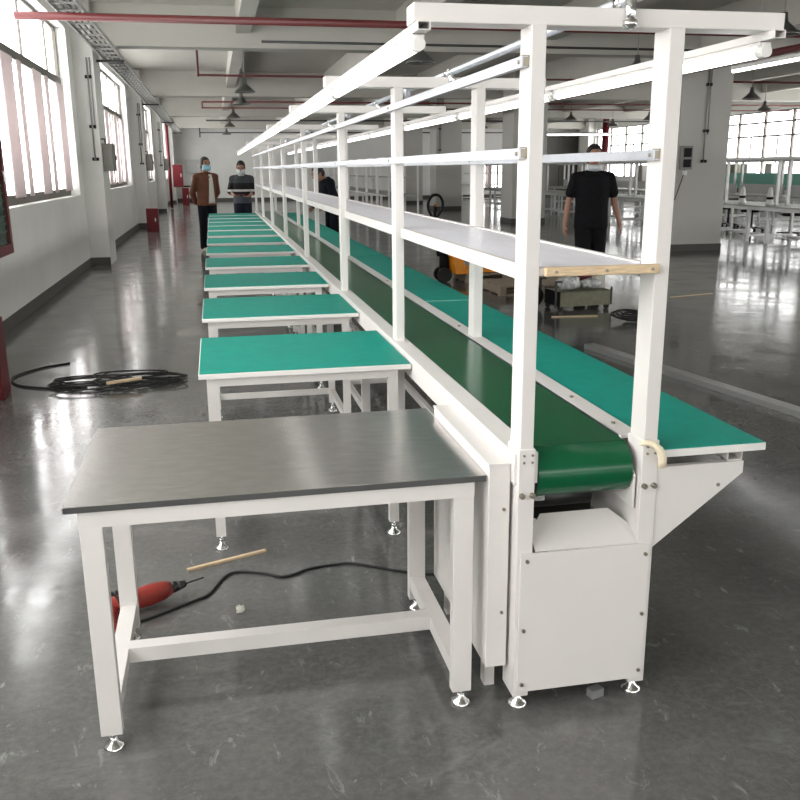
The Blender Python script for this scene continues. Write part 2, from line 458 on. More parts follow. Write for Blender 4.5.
# belt: a loop round two drums
bt = MB(); R = .070; zc = .711; y0, y1 = 2.275, YE-.15; prof = []
for i in range(25):
    a = PI/2 + PI*i/24; prof.append((y0 + R*math.cos(a), zc + R*math.sin(a)))
for i in range(25):
    a = -PI/2 + PI*i/24; prof.append((y1 + R*math.cos(a), zc + R*math.sin(a)))
A = [bt.bm.verts.new((.842, y, z)) for y, z in prof]; B = [bt.bm.verts.new((1.124, y, z)) for y, z in prof]
for k in range(len(prof)):
    f = bt.bm.faces.new((A[k], A[(k+1) % len(prof)], B[(k+1) % len(prof)], B[k])); f.smooth = k % 25 != 24
o = bt.build('belt', 'belt', line); sd = o.modifiers.new('s', 'SOLIDIFY'); sd.thickness = .004; sd.offset = 1; es_ = o.modifiers.new('e', 'EDGE_SPLIT'); es_.split_angle = .35
MB().cyl((.838, y0, zc), (1.128, y0, zc), R-.006, n=32).build('drum', 'darkmetal', line)
MB().cyl((.838, y1, zc), (1.128, y1, zc), R-.006, n=32).build('drum', 'darkmetal', line)
MB().box(.842, 1.124, 2.36, YE-.25, .700, .760).build('slider_bed', 'white', line)
# drive unit under the belt
dv = MB().box(.86, 1.10, 2.42, 2.62, .50, .62).cyl((.87, 2.36, .60), (1.06, 2.36, .60), .035, n=20)
dv.build('drive_motor', 'darkmetal', line)
MB().box(.842, .90, 2.30, 2.304, .606, .622).build('rating_plate', 'chrome', line)
# end cover and its sloped hood
ep = bevel(MB().box(.786, 1.180, 2.174, 2.183, .062, .499).build('end_panel', 'white', line), .0015)
sc = MB()
for x, z in ((.805, .478), (.800, .262), (.799, .088), (1.165, .466), (1.165, .276), (1.166, .090)): sc.cyl((x, 2.168, z), (x, 2.175, z), .0055, n=12)
split_build(sc, 'screw', 'zinc', ep)
hd = MB(); pts = [(.832, 2.183, .500), (1.140, 2.183, .497), (1.140, 2.245, .535), (1.092, 2.285, .570), (.880, 2.285, .570), (.834, 2.235, .532)]
hd.bm.faces.new([hd.bm.verts.new(p) for p in pts])
o = hd.build('hood', 'white', line); sd = o.modifiers.new('s', 'SOLIDIFY'); sd.thickness = .003
MB().box(.83, 1.14, 2.186, 2.60, .066, .07).build('bottom_plate', 'white', line)
# long skirts and low ties between the posts
for k in range(len(FY)-1):
    a, b = FY[k]+.09, FY[k+1]
    if k: MB().box(.79, .815, a, b, .16, .20).build('tie_bar', 'white', line)
    MB().box(1.152, 1.18, a, b, .16, .20).build('tie_bar', 'white', line)
    MB().box(.824, 1.146, FY[k+1]+.02, FY[k+1]+.06, .16, .20).build('tie_bar', 'white', line)
    MB().box(.824, 1.146, FY[k+1]+.02, FY[k+1]+.06, .64, .70).build('tie_bar', 'white', line)
# upper shelf between the rows of posts
sh = MB().box(.824, 1.146, 2.20, YE, 1.278, 1.292)
sh.build('shelf_board', 'white_shelf', line)
fr = MB().box(.806, .824, 2.28, YE, 1.254, 1.296).box(1.146, 1.164, 2.28, YE, 1.254, 1.296).box(.822, 1.146, 2.196, 2.212, 1.277, 1.296)
for y in FY[1:]: fr.box(.824, 1.146, y+.02, y+.06, 1.254, 1.277)
fr.build('shelf_frame', 'white', line)
bl = bevel(MB().box(.832, 1.152, 2.172, 2.195, 1.276, 1.300).build('shelf_end_strip', 'wood', line, label='pale wooden strip across the near end of the shelf'), .003)
sc = MB()
for x in (.86, 1.0, 1.13): sc.cyl((x, 2.168, 1.288), (x, 2.173, 1.288), .004, n=10)
split_build(sc, 'screw', 'zinc', bl)
# galvanised tool rails bolted to the posts
def rail(x, z, s, w=.026, y=2.2):
    b = MB().box(x-.002, x+.002, y, YE, z-w/2, z+w/2).box(min(x, x+s*.014), max(x, x+s*.014), y, YE, z+w/2-.002, z+w/2).box(min(x, x+s*.014), max(x, x+s*.014), y, YE, z-w/2, z-w/2+.002)
    o = b.build('tool_rail', 'alu', line)
    for yy in FY:
        q = MB()
        q.cyl((x-s*.006, yy+.03, z), (x+s*.02, yy+.03, z), .005, n=10)
        q.box(min(x, x+s*.02), max(x, x+s*.02), yy+.012, yy+.020, z-.010, z+.016)
        q.build('rail_clamp', 'zinc', o)
rail(.762, 1.585, 1); rail(.762, 1.803, 1); rail(1.128, 1.580, 1)
# lamp channels slung under the crossbeam ends
def channel(x):
    b = MB()
    t = .002; a, c = x-.016, x+.016; z0, z1 = 1.866, 1.886
    b.box(a, c, 2.17, YE, z1-t, z1).box(a, c, 2.17, YE, z0, z0+t).box(a, a+t, 2.17, YE, z0+t, z1-t).box(c-t, c, 2.17, YE, z0+t, z1-t)
    return b.build('lamp_channel', 'white', line)
XL, XR = .508, 1.440
channel(XL); channel(XR)
# side worktops with brackets
for k, (a, b) in enumerate(((2.17, 5.13), (5.135, 8.06), (8.065, 11.0), (11.005, 13.9), (13.905, 16.8))):
    w = MB().box(1.192, 1.518, a, b, .758, .779).build('side_worktop', 'mat_edge', line)
    MB().box(1.194, 1.514, a+(.004 if k == 0 else .014), b-.014, .779, .782).build('mat', 'teal', w, label='teal anti-static mat on the side worktop')
for k, y in enumerate(FY[:-1]):
    p = bevel(MB().prism([(1.192, .475), (1.192, .722), (1.466, .722), (1.466, .686)], 'Y', y, y+.022).build('side_bracket', 'white', line), .0015)
    if k == 0:
        MB().cyl((1.389, y-.003, .655), (1.389, y+.001, .655), .0055, n=12).build('screw', 'zinc', p)
lg = MB().box(1.200, 1.212, 2.20, YE-.8, .724, .755)
lg.build('worktop_rail', 'white', line)
lg = MB(); t = .003
for (a, c, z0, z1) in ((1.418, 1.421, .722, .755), (1.463, 1.466, .722, .755), (1.418, 1.466, .722, .725), (1.418, 1.466, .752, .755)): lg.box(a, c, 2.20, YE-.8, z0, z1)
lg.build('worktop_rail', 'white', line)
# cream hose stub at the near right post
MB().tube([(1.128, 2.176, .800), (1.142, 2.170, .806), (1.160, 2.160, .803), (1.176, 2.152, .788), (1.184, 2.148, .765), (1.184, 2.148, .738)], [.007, .008, .010, .011, .012, .0125], 14).build('hose_stub', 'ivory', line, label='short curved cream tube')
# galvanised air pipe lying on the crossbeams
pp = MB().cyl((1.03, 2.19, 1.949), (1.03, 15.4, 1.949), .013, n=14)
air = pp.build('air_pipe', 'alu', line, label='straight galvanised air pipe along the top of the crossbeams')
for y in FY[:6]:
    b = MB().cyl((1.03, y+.028, 1.949), (1.03, y+.058, 1.949), .018, n=14)
    b.cyl((1.03, y-.012, 1.880), (1.03, y-.012, 1.962), .014, n=12)
    b.cyl((1.03, y-.012, 1.884), (1.03, y-.012, 1.900), .018, n=12)
    b.build('pipe_tee', 'chrome', air)
    if y > 3: MB().cyl((.86, y+.1, 1.82), (.86, y+.1, 1.93), .012, n=10).build('drop_pipe', 'alu', air)

# ------------------------------------------------------------------ tube lights
LZ = 1.831
def tube_light(x, y, label, group):
    t = thing('tube_light', label, 'light', (x, y, LZ), 0, group)
    MB().box(-.016, .016, .02, 1.50, .024, .034, .002).build('housing', 'white', t)
    MB().cyl((0, .012, .010), (0, .045, .010), .0155, n=16).box(-.012, .012, .015, .04, .02, .03).build('end_cap', 'mat_edge', t)
    MB().cyl((0, 1.475, .010), (0, 1.508, .010), .0155, n=16).box(-.012, .012, 1.48, 1.505, .02, .03).build('end_cap', 'mat_edge', t)
    MB().cyl((0, .045, .010), (0, 1.475, .010), .0145, n=18).build('tube', 'tube', t)
    
    return t
for x, side in ((XL, 'left'), (XR, 'right')):
    first = None
    for k in range(10):
        lab = '%s lit white tube light under the %s lamp channel, counted from the near end' % (ORD[k], side)
        y = 2.21 + 1.525*k
        if first is None: first = tube_light(x, y, lab, 'tube lights of the %s lamp channel' % side)
        else: dup(first, (x, y, LZ), 0, lab)

# ------------------------------------------------------------------ cable duct box beside the steel table
dx = thing('cable_duct', 'upright flat white metal duct between the steel table and the conveyor', 'duct', (.705, 2.225, 0))
b = MB().box(0, .062, 0, .64, .125, .752, .002)
b.build('body', 'white', dx)
MB().box(-.003, .0625, -.004, .643, .752, .758, .001).build('lid', 'white', dx)
MB().cyl((.045, -.004, .62), (.045, 0, .62), .005, n=10).cyl((.045, -.004, .30), (.045, 0, .30), .005, n=10).build('screw', 'zinc', dx)
MB().box(.028, .060, .10, .14, 0, .125).build('leg', 'white', dx)
MB().box(.028, .060, .56, .60, 0, .125).build('leg', 'white', dx)

# ------------------------------------------------------------------ steel table
st = thing('steel_table', 'large steel-topped white table at the near left end of the line', 'table', (-.425, 2.235, 0))
TW, TD, TH = 1.128, .735, .722
bevel(MB().box(0, TW, 0, TD, TH-.018, TH).build('steel_top', 'steel', st), .002)
MB().box(.004, TW-.004, -.001, .004, TH-.0175, TH-.001).build('top_edge', 'steel_edge', st)
fm = MB()
fm.box(.035, TW-.035, .006, .041, TH-.063, TH-.018).box(.035, TW-.035, TD-.130, TD-.095, TH-.063, TH-.018)
fm.box(.035, .085, .06, TD-.13, TH-.063, TH-.018).box(TW-.085, TW-.035, .06, TD-.13, TH-.063, TH-.018)
fm.build('apron', 'white', st)
LX = [(.036, .094), (TW-.094, TW-.036)]; LY = [(.006, .041), (TD-.130, TD-.095)]
for i, (a, b) in enumerate(LX):
    for j, (c, d) in enumerate(LY):
        l = MB().box(a, b, c, d, .044, TH-.063, .002).build('leg', 'white', st)
        foot((a+b)/2, (c+d)/2-.004, 0, .06, l)
    MB().box(a+.004, b-.004, .041, TD-.13, .085, .133).build('stretcher', 'white', st)
MB().box(.090, TW-.090, TD/2-.055, TD/2-.005, .085, .133).build('stretcher', 'white', st)

# ------------------------------------------------------------------ teal-topped workbenches
WBY = [3.50, 4.88, 6.22, 7.58, 8.88, 10.1, 11.3, 12.4, 13.4, 14.4, 15.4, 16.4]
def workbench(label):
    t = thing('workbench', label, 'workbench', (-.10, WBY[0], 0), 0, 'teal-topped workbenches beside the line')
    W, D, H = .862, .80, .770
    bevel(MB().box(0, W, 0, D, H-.024, H-.003).build('worktop', 'mat_edge', t), .002)
    MB().box(.004, W-.004, .004, D-.004, H-.003, H).build('mat', 'teal', t, label='teal anti-static mat')
    f = MB().box(.03, W-.05, .03, .06, H-.062, H-.024).box(.03, W-.05, D-.06, D-.03, H-.062, H-.024).box(.03, .06, .06, D-.06, H-.062, H-.024).box(W-.08, W-.05, .06, D-.06, H-.062, H-.024)
    f.build('apron', 'white', t)
    for a in (.03, W-.09):
        for c in (.03, D-.065):
            l = MB().box(a, a+.04, c, c+.035, .06, H-.062).build('leg', 'white', t)
            foot(a+.02, c+.018, 0, .07, l)
        MB().box(a+.005, a+.035, .065, D-.065, .12, .155).build('stretcher', 'white', t)
    MB().box(.07, W-.09, D-.062, D-.035, .12, .155).build('stretcher', 'white', t)
    return t
wlab = ['teal-topped workbench directly behind the steel table, the nearest of its row'] + [
    '%s teal-topped workbench of the row, counted away from the steel table' % ORD[k] for k in range(1, 11)] + [
    'farthest teal-topped workbench of the row, in front of the man in a striped jumper']
wb = workbench(wlab[0])
for k in range(1, 12):
    dup(wb, (-.10, WBY[k], 0), 0, wlab[k])
    # last benches of the row stand closer together

# ------------------------------------------------------------------ things on the floor near the camera
sb = tag(MB().box(-.022, .022, -.015, .015, 0, .028, .002).build('metal_block', 'foamgrey', loc=(1.045, 2.20, 0)), 'tiny grey metal block on the floor under the conveyor end panel', 'block')
sb.rotation_euler = (0, 0, .3)
tag(MB().box(-.17, .17, -.008, .008, 0, .010, .001).build('wooden_stick', 'wood', loc=(-.03, 3.415, .0)), 'thin pale wooden stick on the floor under the steel table', 'stick').rotation_euler = (0, 0, .37)
# crumpled paper scrap
b = MB(); b.ball((0, 0, .012), .016, 8, 6, (1, .8, .8))
for v in b.bm.verts: v.co += V([random.uniform(-.006, .006) for _ in range(3)])
tag(b.build('paper_scrap', 'cream', loc=(.008, 2.965, 0)), 'crumpled white paper scrap on the floor under the steel table', 'paper')
# electric drill
dr = thing('electric_drill', 'red corded electric drill lying on the floor under the steel table', 'drill', (-.33, 3.075, 0), .48)
k = MB().tube([(-.16, 0, .040), (-.13, 0, .042), (-.05, 0, .044), (.02, 0, .045), (.07, 0, .046), (.10, 0, .046)], [.024, .034, .036, .038, .034, .024], 16, sq=(1, 1.05))
k.build('casing', 'drillred', dr)
g = MB().tube([(-.12, -.01, .036), (-.16, -.07, .030), (-.175, -.12, .026)], [.026, .022, .024], 14)
g.build('handle', 'drillred', dr)
MB().box(-.135, -.115, -.055, -.035, .030, .044, .003).build('trigger', 'black', dr)
c = MB().cyl((.10, 0, .046), (.125, 0, .046), .022, .020, n=18).cyl((.125, 0, .046), (.16, 0, .046), .020, .012, n=18)
c.build('chuck', 'darkmetal', dr)
MB().cyl((.16, 0, .046), (.235, 0, .046), .004, .003, n=8).build('drill_bit', 'darkmetal', dr)
vt = MB()
for i in range(5): vt.box(-.11+i*.016, -.104+i*.016, -.037, .037, .066, .084)
vt.build('vent', 'black', dr)
def curve_pts(pts, n=6):
    """Catmull-Rom through pts"""
    P = [V(p) for p in pts]; P = [P[0]*2-P[1]] + P + [P[-1]*2-P[-2]]; out = []
    for i in range(1, len(P)-2):
        for k in range(n):
            t = k/n; a, b, c, d = P[i-1:i+3]
            out.append(.5*((2*b)+(c-a)*t+(2*a-5*b+4*c-d)*t*t+(3*b-a-3*c+d)*t**3))
    return out + [P[-2]]
cp = [(-.475, 2.935, .025), (-.42, 2.93, .006), (-.333, 2.965, .006), (-.259, 3.009, .006), (-.155, 3.079, .006), (-.1, 3.124, .006), (-.043, 3.258, .006), (.016, 3.29, .006), (.113, 3.251, .006), (.188, 3.207, .006), (.292, 3.257, .006), (.394, 3.272, .006), (.475, 3.263, .006), (.657, 3.148, .006), (.777, 3.103, .006), (.90, 3.16, .006), (1.0, 3.4, .006)]
tag(MB().tube(curve_pts(cp), .0055, 8).build('power_cord', 'rubber'), 'black power cord winding across the floor from the red drill', 'cord')
# black cable heap in the aisle on the left
ch = MB()
for i in range(7):
    a0 = random.uniform(0, 6); pts = []
    for j in range(16):
        a = a0+j*.55; r = .16+.10*math.sin(j*.9+i)
        pts.append((r*1.9*math.cos(a)+random.uniform(-.03, .03), r*math.sin(a)*1.0, .008+.006*(i+(j % 3))))
    ch.tube(curve_pts(pts, 4), .006, 6)
tag(ch.build('cable_heap', 'rubber', loc=(-.78, 6.75, 0)), 'loose heap of thin black cables on the aisle floor left of the workbenches', 'cables')
tag(MB().tube(curve_pts([(-1.0, 6.72, .008), (-1.2, 6.68, .008), (-1.5, 6.85, .008), (-1.60, 7.15, .008), (-1.45, 7.45, .008), (-1.25, 7.6, .008)]), .008, 8).build('loose_cable', 'rubber'), 'single black cable looping away from the cable heap toward the left wall', 'cable')
tag(MB().box(-.13, .13, -.012, .012, 0, .02, .002).build('wooden_offcut', 'wood', loc=(-.72, 6.60, .05)), 'short pale wooden offcut lying on the heap of black cables', 'wood').rotation_euler = (0, 0, .45)
# red cabinet low on the left wall
hb = thing('extinguisher_box', 'dark red floor-standing extinguisher box by the left wall at the picture edge', 'box', (-1.68, 6.55, 0))
MB().box(-.16, .16, -.12, .12, 0, .56, .006).build('casing', 'red', hb)
MB().box(-.14, .14, -.128, -.12, .03, .53, .003).build('door', 'red', hb)
# hydrant cabinet on the wall
hc = thing('hydrant_cabinet', 'red-framed hydrant cabinet with dark green glass door on the near left wall', 'cabinet', (X0+.002, 8.80, .80))
MB().box(0, .16, -.62, .36, 0, 1.28, .004).build('casing', 'red', hc)
dfr = MB().box(.16, .19, -.62, .36, 0, .09).box(.16, .19, -.62, .36, 1.19, 1.28).box(.16, .19, -.62, -.53, .09, 1.19).box(.16, .19, .27, .36, .09, 1.19)
dd = dfr.build('door', 'red', hc)
MB().box(.165, .172, -.53, .27, .09, 1.19).build('glass', 'cabglass', dd)
MB().box(.19, .205, .29, .32, .66, .76).build('handle', 'chrome', dd)
hz = MB()
for i in range(7): hz.box(.173, .177, -.50, .25, .20+i*.07, .222+i*.07)
hz.build('hose_reel', 'belt', dd)

# aluminium bars on the right floor
bb = tag(bevel(MB().box(-.050, .050, -1.25, 1.25, 0, .042).build('aluminium_bar', 'profile'), .002), 'long flat aluminium box bar lying on the floor right of the line', 'bar')
bb.location = (3.40, 5.98, 0); bb.rotation_euler = (0, 0, .172 - .0)
b2 = tag(MB().box(-.008, .008, -.35, .35, 0, .008).build('brass_strip', 'wood', loc=(5.75, 10.0, 0)), 'thin yellowish strip on the floor in front of the big grey column', 'strip')
b2.rotation_euler = (0, 0, -1.3)

# ------------------------------------------------------------------ tool trolley with clutter
tt = thing('tool_trolley', 'low khaki metal tool trolley heaped with clutter behind the side worktop', 'trolley', (3.98, 9.42, 0), .10)
tb = MB().box(-.30, .33, -.19, -.183, .055, .215).box(-.30, .33, .183, .19, .055, .215).box(.323, .33, -.183, .183, .055, .215).box(-.30, .33, -.19, .19, .05, .055).box(-.30, .33, -.19, .19, .207, .215)
tb.build('body', 'khaki', tt)
MB().box(-.305, -.30, -.19, .19, .05, .215).build('shaded_opening', 'black', tt)  # open left side: black sheet stands for the shade inside
fr = MB()
for y in (-.19, .19): fr.bar((-.36, y, .05), (-.36, y, .34), .02).bar((-.36, y, .33), (-.29, y, .33), .02).bar((.335, y, .05), (.335, y, .25), .018)
split_build(fr, 'frame_tube', 'darkmetal', tt)
for x in (-.28, .30):
    for y in (-.15, .15): MB().cyl((x, y-.012, .03), (x, y+.012, .03), .03, n=16).build('wheel', 'rubber', tt)
def blob(name, m, c, r, label, cat, sc=(1, 1, 1), amp=.3, seed=0, grp=None):
    rnd = random.Random(seed); b = MB(); b.ball((0, 0, 0), r, 20, 12, sc)
    ph = [(rnd.uniform(8, 22), rnd.uniform(0, 6), rnd.uniform(0, 6)) for _ in range(5)]
    for v in b.bm.verts:
        d = v.co.length or 1
        k = sum(math.sin(f*v.co.x/r*.3+a)*math.cos(f*v.co.y/r*.3+q+v.co.z/r*3) for f, a, q in ph)/5
        v.co *= 1+amp*k+rnd.uniform(-.04, .04)
        v.co.z = max(v.co.z, -r*sc[2]*.75)
    return tag(b.build(name, m, loc=c), label, cat, grp)
gz = .22
blob('plastic_bag', 'bag', (3.86, 9.36, gz+.07), .12, 'crumpled clear plastic bag on the left of the khaki trolley', 'bag', (1.2, 1, .7), .35, 1)
blob('plastic_bag', 'bag', (4.12, 9.36, gz+.06), .10, 'crumpled clear plastic bag in the middle of the khaki trolley', 'bag', (1.3, 1, .6), .35, 2)
blob('cloth_bundle', 'maroon', (4.07, 9.50, gz+.13), .08, 'dark maroon cloth bundle on top of the khaki trolley', 'cloth', (1.5, .9, .6), .25, 3)
blob('green_wrapper', 'greencloth', (3.97, 9.44, gz+.17), .045, 'small bright green wrapper on top of the trolley clutter', 'wrapper', (1.3, .8, .6), .3, 5)
tag(MB().box(-.07, .07, -.06, .06, 0, .13, .004).build('carton', 'cream', loc=(4.24, 9.47, gz)), 'small white carton at the right end of the khaki trolley', 'carton').rotation_euler = (0, 0, .3)
blob('black_bag', 'black', (3.50, 9.56, .14), .17, 'black bag slumped on the floor against the left side of the khaki trolley', 'bag', (.7, 1, .8), .2, 6)
ch = MB(); rnd = random.Random(8)
for i in range(8):
    a0 = rnd.uniform(0, 6); r = rnd.uniform(.09, .16); cx = rnd.uniform(-.14, .22); cz = rnd.uniform(.02, .09); tl = rnd.uniform(.2, .7)
    pts = [(cx+r*math.cos(a0+j*.6), .7*r*math.sin(a0+j*.6)*math.cos(tl), max(.012, cz+r*.6*math.sin(a0+j*.6)*math.sin(tl))) for j in range(13)]
    ch.tube(curve_pts(pts, 4), .009, 6)
tag(ch.build('hose_coil', 'rubber', loc=(4.22, 8.45, 0)), 'tangled black hose coil on the floor right of the khaki trolley', 'hose')
tag(MB().box(-.25, .25, -.012, .012, 0, .012).build('wooden_stick', 'wood', loc=(3.72, 8.83, 0)), 'thin pale stick on the floor in front of the khaki trolley', 'stick').rotation_euler = (0, 0, -.12)

# ------------------------------------------------------------------ pallets and pallet jack
def pallet(loc, rz, label, L=1.1, W=.9):
    t = thing('wooden_pallet', label, 'pallet', loc, rz, 'old pallets by the pallet jack')
    b = MB()
    for i in range(7): b.box(-L/2, L/2, -W/2+i*(W-.09)/6, -W/2+i*(W-.09)/6+.085, .105, .123)
    b.build('deck', 'oldwood', t)
    for x in (-L/2, -.04, L/2-.08):
        MB().box(x, x+.08, -W/2, W/2, .018, .105).build('bearer', 'oldwood', t)
    b = MB()
    for y in (-W/2, -.045, W/2-.09): b.box(-L/2, L/2, y, y+.09, 0, .018)
    b.build('bottom_board', 'oldwood', t)
    return t
pallet((3.95, 12.25, 0), .05, 'old wooden pallet carried on the forks of the orange pallet jack', 1.15, .62)
pallet((3.98, 10.95, 0), .02, 'old wooden pallet on the floor in front of the orange pallet jack', 1.1, .8)
pj = thing('pallet_jack', 'orange hand pallet jack with black loop handle beyond the side worktop', 'pallet jack', (3.12, 12.2, 0), .05)
fk = MB()
for y in (-.20, .20):
    fk.box(.22, 1.35, y-.075, y+.075, .135, .185, .004); fk.box(1.2, 1.45, y-.05, y+.05, .125, .165, .004)
fk.build('forks', 'orange', pj)
bd = MB().prism([(.24, .12), (.42, .12), (.32, .42), (.22, .53), (.02, .55), (.02, .48), (.16, .44), (.2, .36)], 'Y', -.27, .27).xf(Matrix.Translation((-.13, 0, 0)))
bevel(bd.build('body', 'orange', pj), .01)
MB().cyl((.02, 0, .10), (.02, 0, .40), .075, .065, n=20).cyl((-.01, .03, .38), (-.01, .03, .56), .03, n=12).build('pump', 'black', pj)
for y in (-.10, .10): MB().cyl((.0, y-.03, .10), (.0, y+.03, .10), .10, n=24).build('wheel', 'rubber', pj)
for y in (-.2, .2): MB().cyl((1.25, y-.04, .05), (1.25, y+.04, .05), .05, n=16).build('roller', 'rubber', pj)
hn = MB().bar((-.06, 0, .36), (-.17, -.16, .86), .035)
hn.build('handle_shaft', 'black', pj)
lp = [(-.18, 0, .86), (-.195, -.05, .92), (-.215, -.115, 1.02), (-.23, -.115, 1.12), (-.24, -.06, 1.19), (-.245, 0, 1.205), (-.24, .06, 1.19), (-.23, .115, 1.12), (-.215, .115, 1.02), (-.195, .05, .92), (-.18, 0, .86)]
lp = [(-.17+y*.85, x+.02, z) for x, y, z in lp]
h = MB().tube(curve_pts(lp, 4), .020, 8)
h.bar((-.17, -.165, .88), (-.17, -.205, 1.07), .035, .03)
h.build('loop_handle', 'black', pj)
MB().cyl((-.17, -.225, 1.05), (-.17, -.235, 1.09), .012, n=10).build('lever', 'orange', pj, label='yellow lever in the handle loop')

# ------------------------------------------------------------------ pendant lamps
def pendant(x, y, z, label):
    t = thing('pendant_lamp', label, 'lamp', (x, y, z), 0, 'dark metal pendant lamps')
    s_ = MB().lathe((0, 0, 0), [(.195, 0), (.20, .004), (.188, .025), (.118, .085), (.068, .13), (.05, .145), (.040, .20), (.036, .25), (.0, .252)], 28)
    o = s_.build('lamp_shade', 'lampshade', t); sd = o.modifiers.new('s', 'SOLIDIFY'); sd.thickness = .004
    MB().cyl((0, 0, .25), (0, 0, 3.76-z if abs(x-.65) < .1 else ZS-z), .008, n=8).build('stem', 'greypipe', t)
    MB().ball((0, 0, .06), .045, 12, 8).cyl((0, 0, .09), (0, 0, .17), .022, n=10).build('bulb', 'mat_edge', t)
    return t
LAMPS = [(.68, 17.4, 2.93, 'nearest pendant lamp of the row above the workbench aisle'),
         (.75, 21.5, 3.0, 'second pendant lamp of the row above the workbench aisle'),
         (.70, 27.0, 3.0, 'third pendant lamp of the row above the workbench aisle'),
         (.70, 32.5, 3.0, 'fourth pendant lamp of the row above the workbench aisle'),
         (.70, 39.5, 3.0, 'farthest pendant lamp of the row above the workbench aisle'),
         (2.85, 12.4, 2.93, 'pendant lamp above the nearest lit tubes of the line, left of the near left post'),
         (6.25, 12.9, 2.90, 'large dark pendant lamp hanging between the two near posts'),
         (6.6, 9.9, 3.02, 'pendant lamp at the top right corner above the end of the crossbeam'),
         (11.4, 18.0, 2.93, 'pendant lamp right of the big column, the closer of the two'),
         (14.6, 22.4, 2.98, 'pendant lamp in front of the right windows, the farther of the two'),
         (11.1, 27.3, 2.98, 'pendant lamp seen above the head of the man in the black shirt'),
         (13.6, 27.0, 2.98, 'pendant lamp just left of the near right post, in front of the far windows'),
         (14.2, 31.0, 2.98, 'small pendant lamp above the red pipe on the far column'),
         (8.3, 27.6, 2.75, 'low pendant lamp between the far columns, just left of the near left post'),
         (15.5, 41.0, 2.98, 'very distant pendant lamp above the dark roller door'),
         ]
for a in LAMPS: pendant(*a)

# ------------------------------------------------------------------ overhead pipes
def pipe(pts, r, m, label, name='overhead_pipe', cat='pipe'):
    b = MB()
    for p, q in zip(pts, pts[1:]): b.cyl(p, q, r, n=10)
    for p in pts[1:-1]: b.ball(p, r*1.35, 10, 6)
    return tag(b.build(name, m), label, cat)
pipe([(-.15, 18.3, ZS-.03), (-.15, 18.3, 3.31), (7.9, 18.3, 3.31), (19.9, 18.3, 3.31)], .022, 'redpipe', 'dark red sprinkler pipe dropping from the ceiling and crossing above the aisle')
pipe([(X0+.02, 11.4, 3.26), (19.9, 11.4, 3.26)], .045, 'redpipe', 'thick dark red pipe crossing overhead behind the near crossbeam')
pipe([(.8, 13.6, 3.32), (19.9, 13.6, 3.32)], .018, 'darkmetal', 'thin dark pipe crossing overhead beyond the thick red pipe')
pipe([(-.15, 25.6, 3.34), (19.6, 25.6, 3.34)], .025, 'redpipe', 'upper of the two dark red pipes just in front of the second ceiling beam')
pipe([(-.15, 25.53, 3.33), (-.15, 25.53, 3.18), (19.6, 25.53, 3.18)], .020, 'redpipe', 'lower of the two dark red pipes just in front of the second ceiling beam')
pipe([(-.1, 34.6, 3.32), (19.6, 34.6, 3.32)], .028, 'darkmetal', 'dark pipe crossing overhead near the third ceiling beam')
pipe([(-.45, 44.6, 3.5), (-.45, 44.6, 3.1), (-.45, 44.6, 3.28), (19.6, 44.6, 3.28)], .028, 'darkmetal', 'farthest dark pipe crossing overhead near the back wall')
pipe([(7.9, -2, 3.10), (7.9, 15.0, 3.10), (7.9, 40.0, 3.10)], .055, 'redpipe', 'thick dark red pipe running lengthwise at the upper right')
pipe([(11.3, 19.9, 3.30), (11.3, 19.9, 3.55), (11.3, 19.9, ZS-.03)], .03, 'redpipe', 'short red vertical pipe near the pendant lamps right of the column')
pipe([(-1.74, 39.5, .02), (-1.74, 39.5, 3.55)], .06, 'red', 'red riser pipe standing by the far end of the left wall', 'riser_pipe')
pipe([(17.1, 38, 0.02), (17.1, 38, 3.6)], .15, 'red', 'red vertical riser pipe behind the head of the man in the black shirt', 'riser_pipe')
# lamps strips (unlit, aluminium) hung between columns at the back
def far_strip(a, b, label):
    t = thing('hanging_tube_light', label, 'light', a, 0)
    d = V(b)-V(a)
    MB().bar((0, 0, .03), tuple(d+V((0, 0, .03))), .08, .05).build('housing', 'mat_edge', t)
    MB().cyl((0, 0, 0), tuple(d), .03, n=10).build('tube', 'bright_strip', t)
    g = MB()
    for k in (.15, .85): p = d*k; g.cyl((p.x, p.y, .05), (p.x, p.y, ZS-a[2]), .006, n=6)
    g.build('suspension_wire', 'greypipe', t)
far_strip((11., 30., 2.66), (13.7, 30., 2.66), 'long lit strip light hanging above the dark roller door')
far_strip((7.1, 8.2, 2.82), (7.1, 11.7, 2.82), 'lit strip light at the upper right beside the thick red pipe')

# ------------------------------------------------------------------ cable ladder and conduits on the left wall
cl = thing('cable_ladder', 'grey steel cable ladder running high along the left wall', 'cable tray', (-1.66, 0, 3.38))
b = MB().box(-.010, .010, 4., 45.5, -.03, .03).box(.29, .31, 4., 45.5, -.03, .03)
b.build('side_rail', 'greypipe', cl)
rg = MB().box(0, .30, 0, .035, -.012, .012).build('rung', 'greypipe', cl, (0, 4.2, 0)); y = 4.7
while y < 45.4:
    q = rg.copy(); C.objects.link(q); q.parent = cl; q.location = (0, y, 0); y += .5
b = MB()
for i in range(3): b.tube(curve_pts([(.08+.07*i, y, .02+.012*math.sin(y*1.3+i)) for y in [4+2.3*k for k in range(19)]], 3), .012, 6)
b.build('cable', 'darkmetal', cl)
b = MB()
for a, c in piers[1:]: b.bar((-.12, (a+c)/2, -.05), (.33, (a+c)/2, -.05), .04)
b.build('wall_bracket', 'darkmetal', cl)
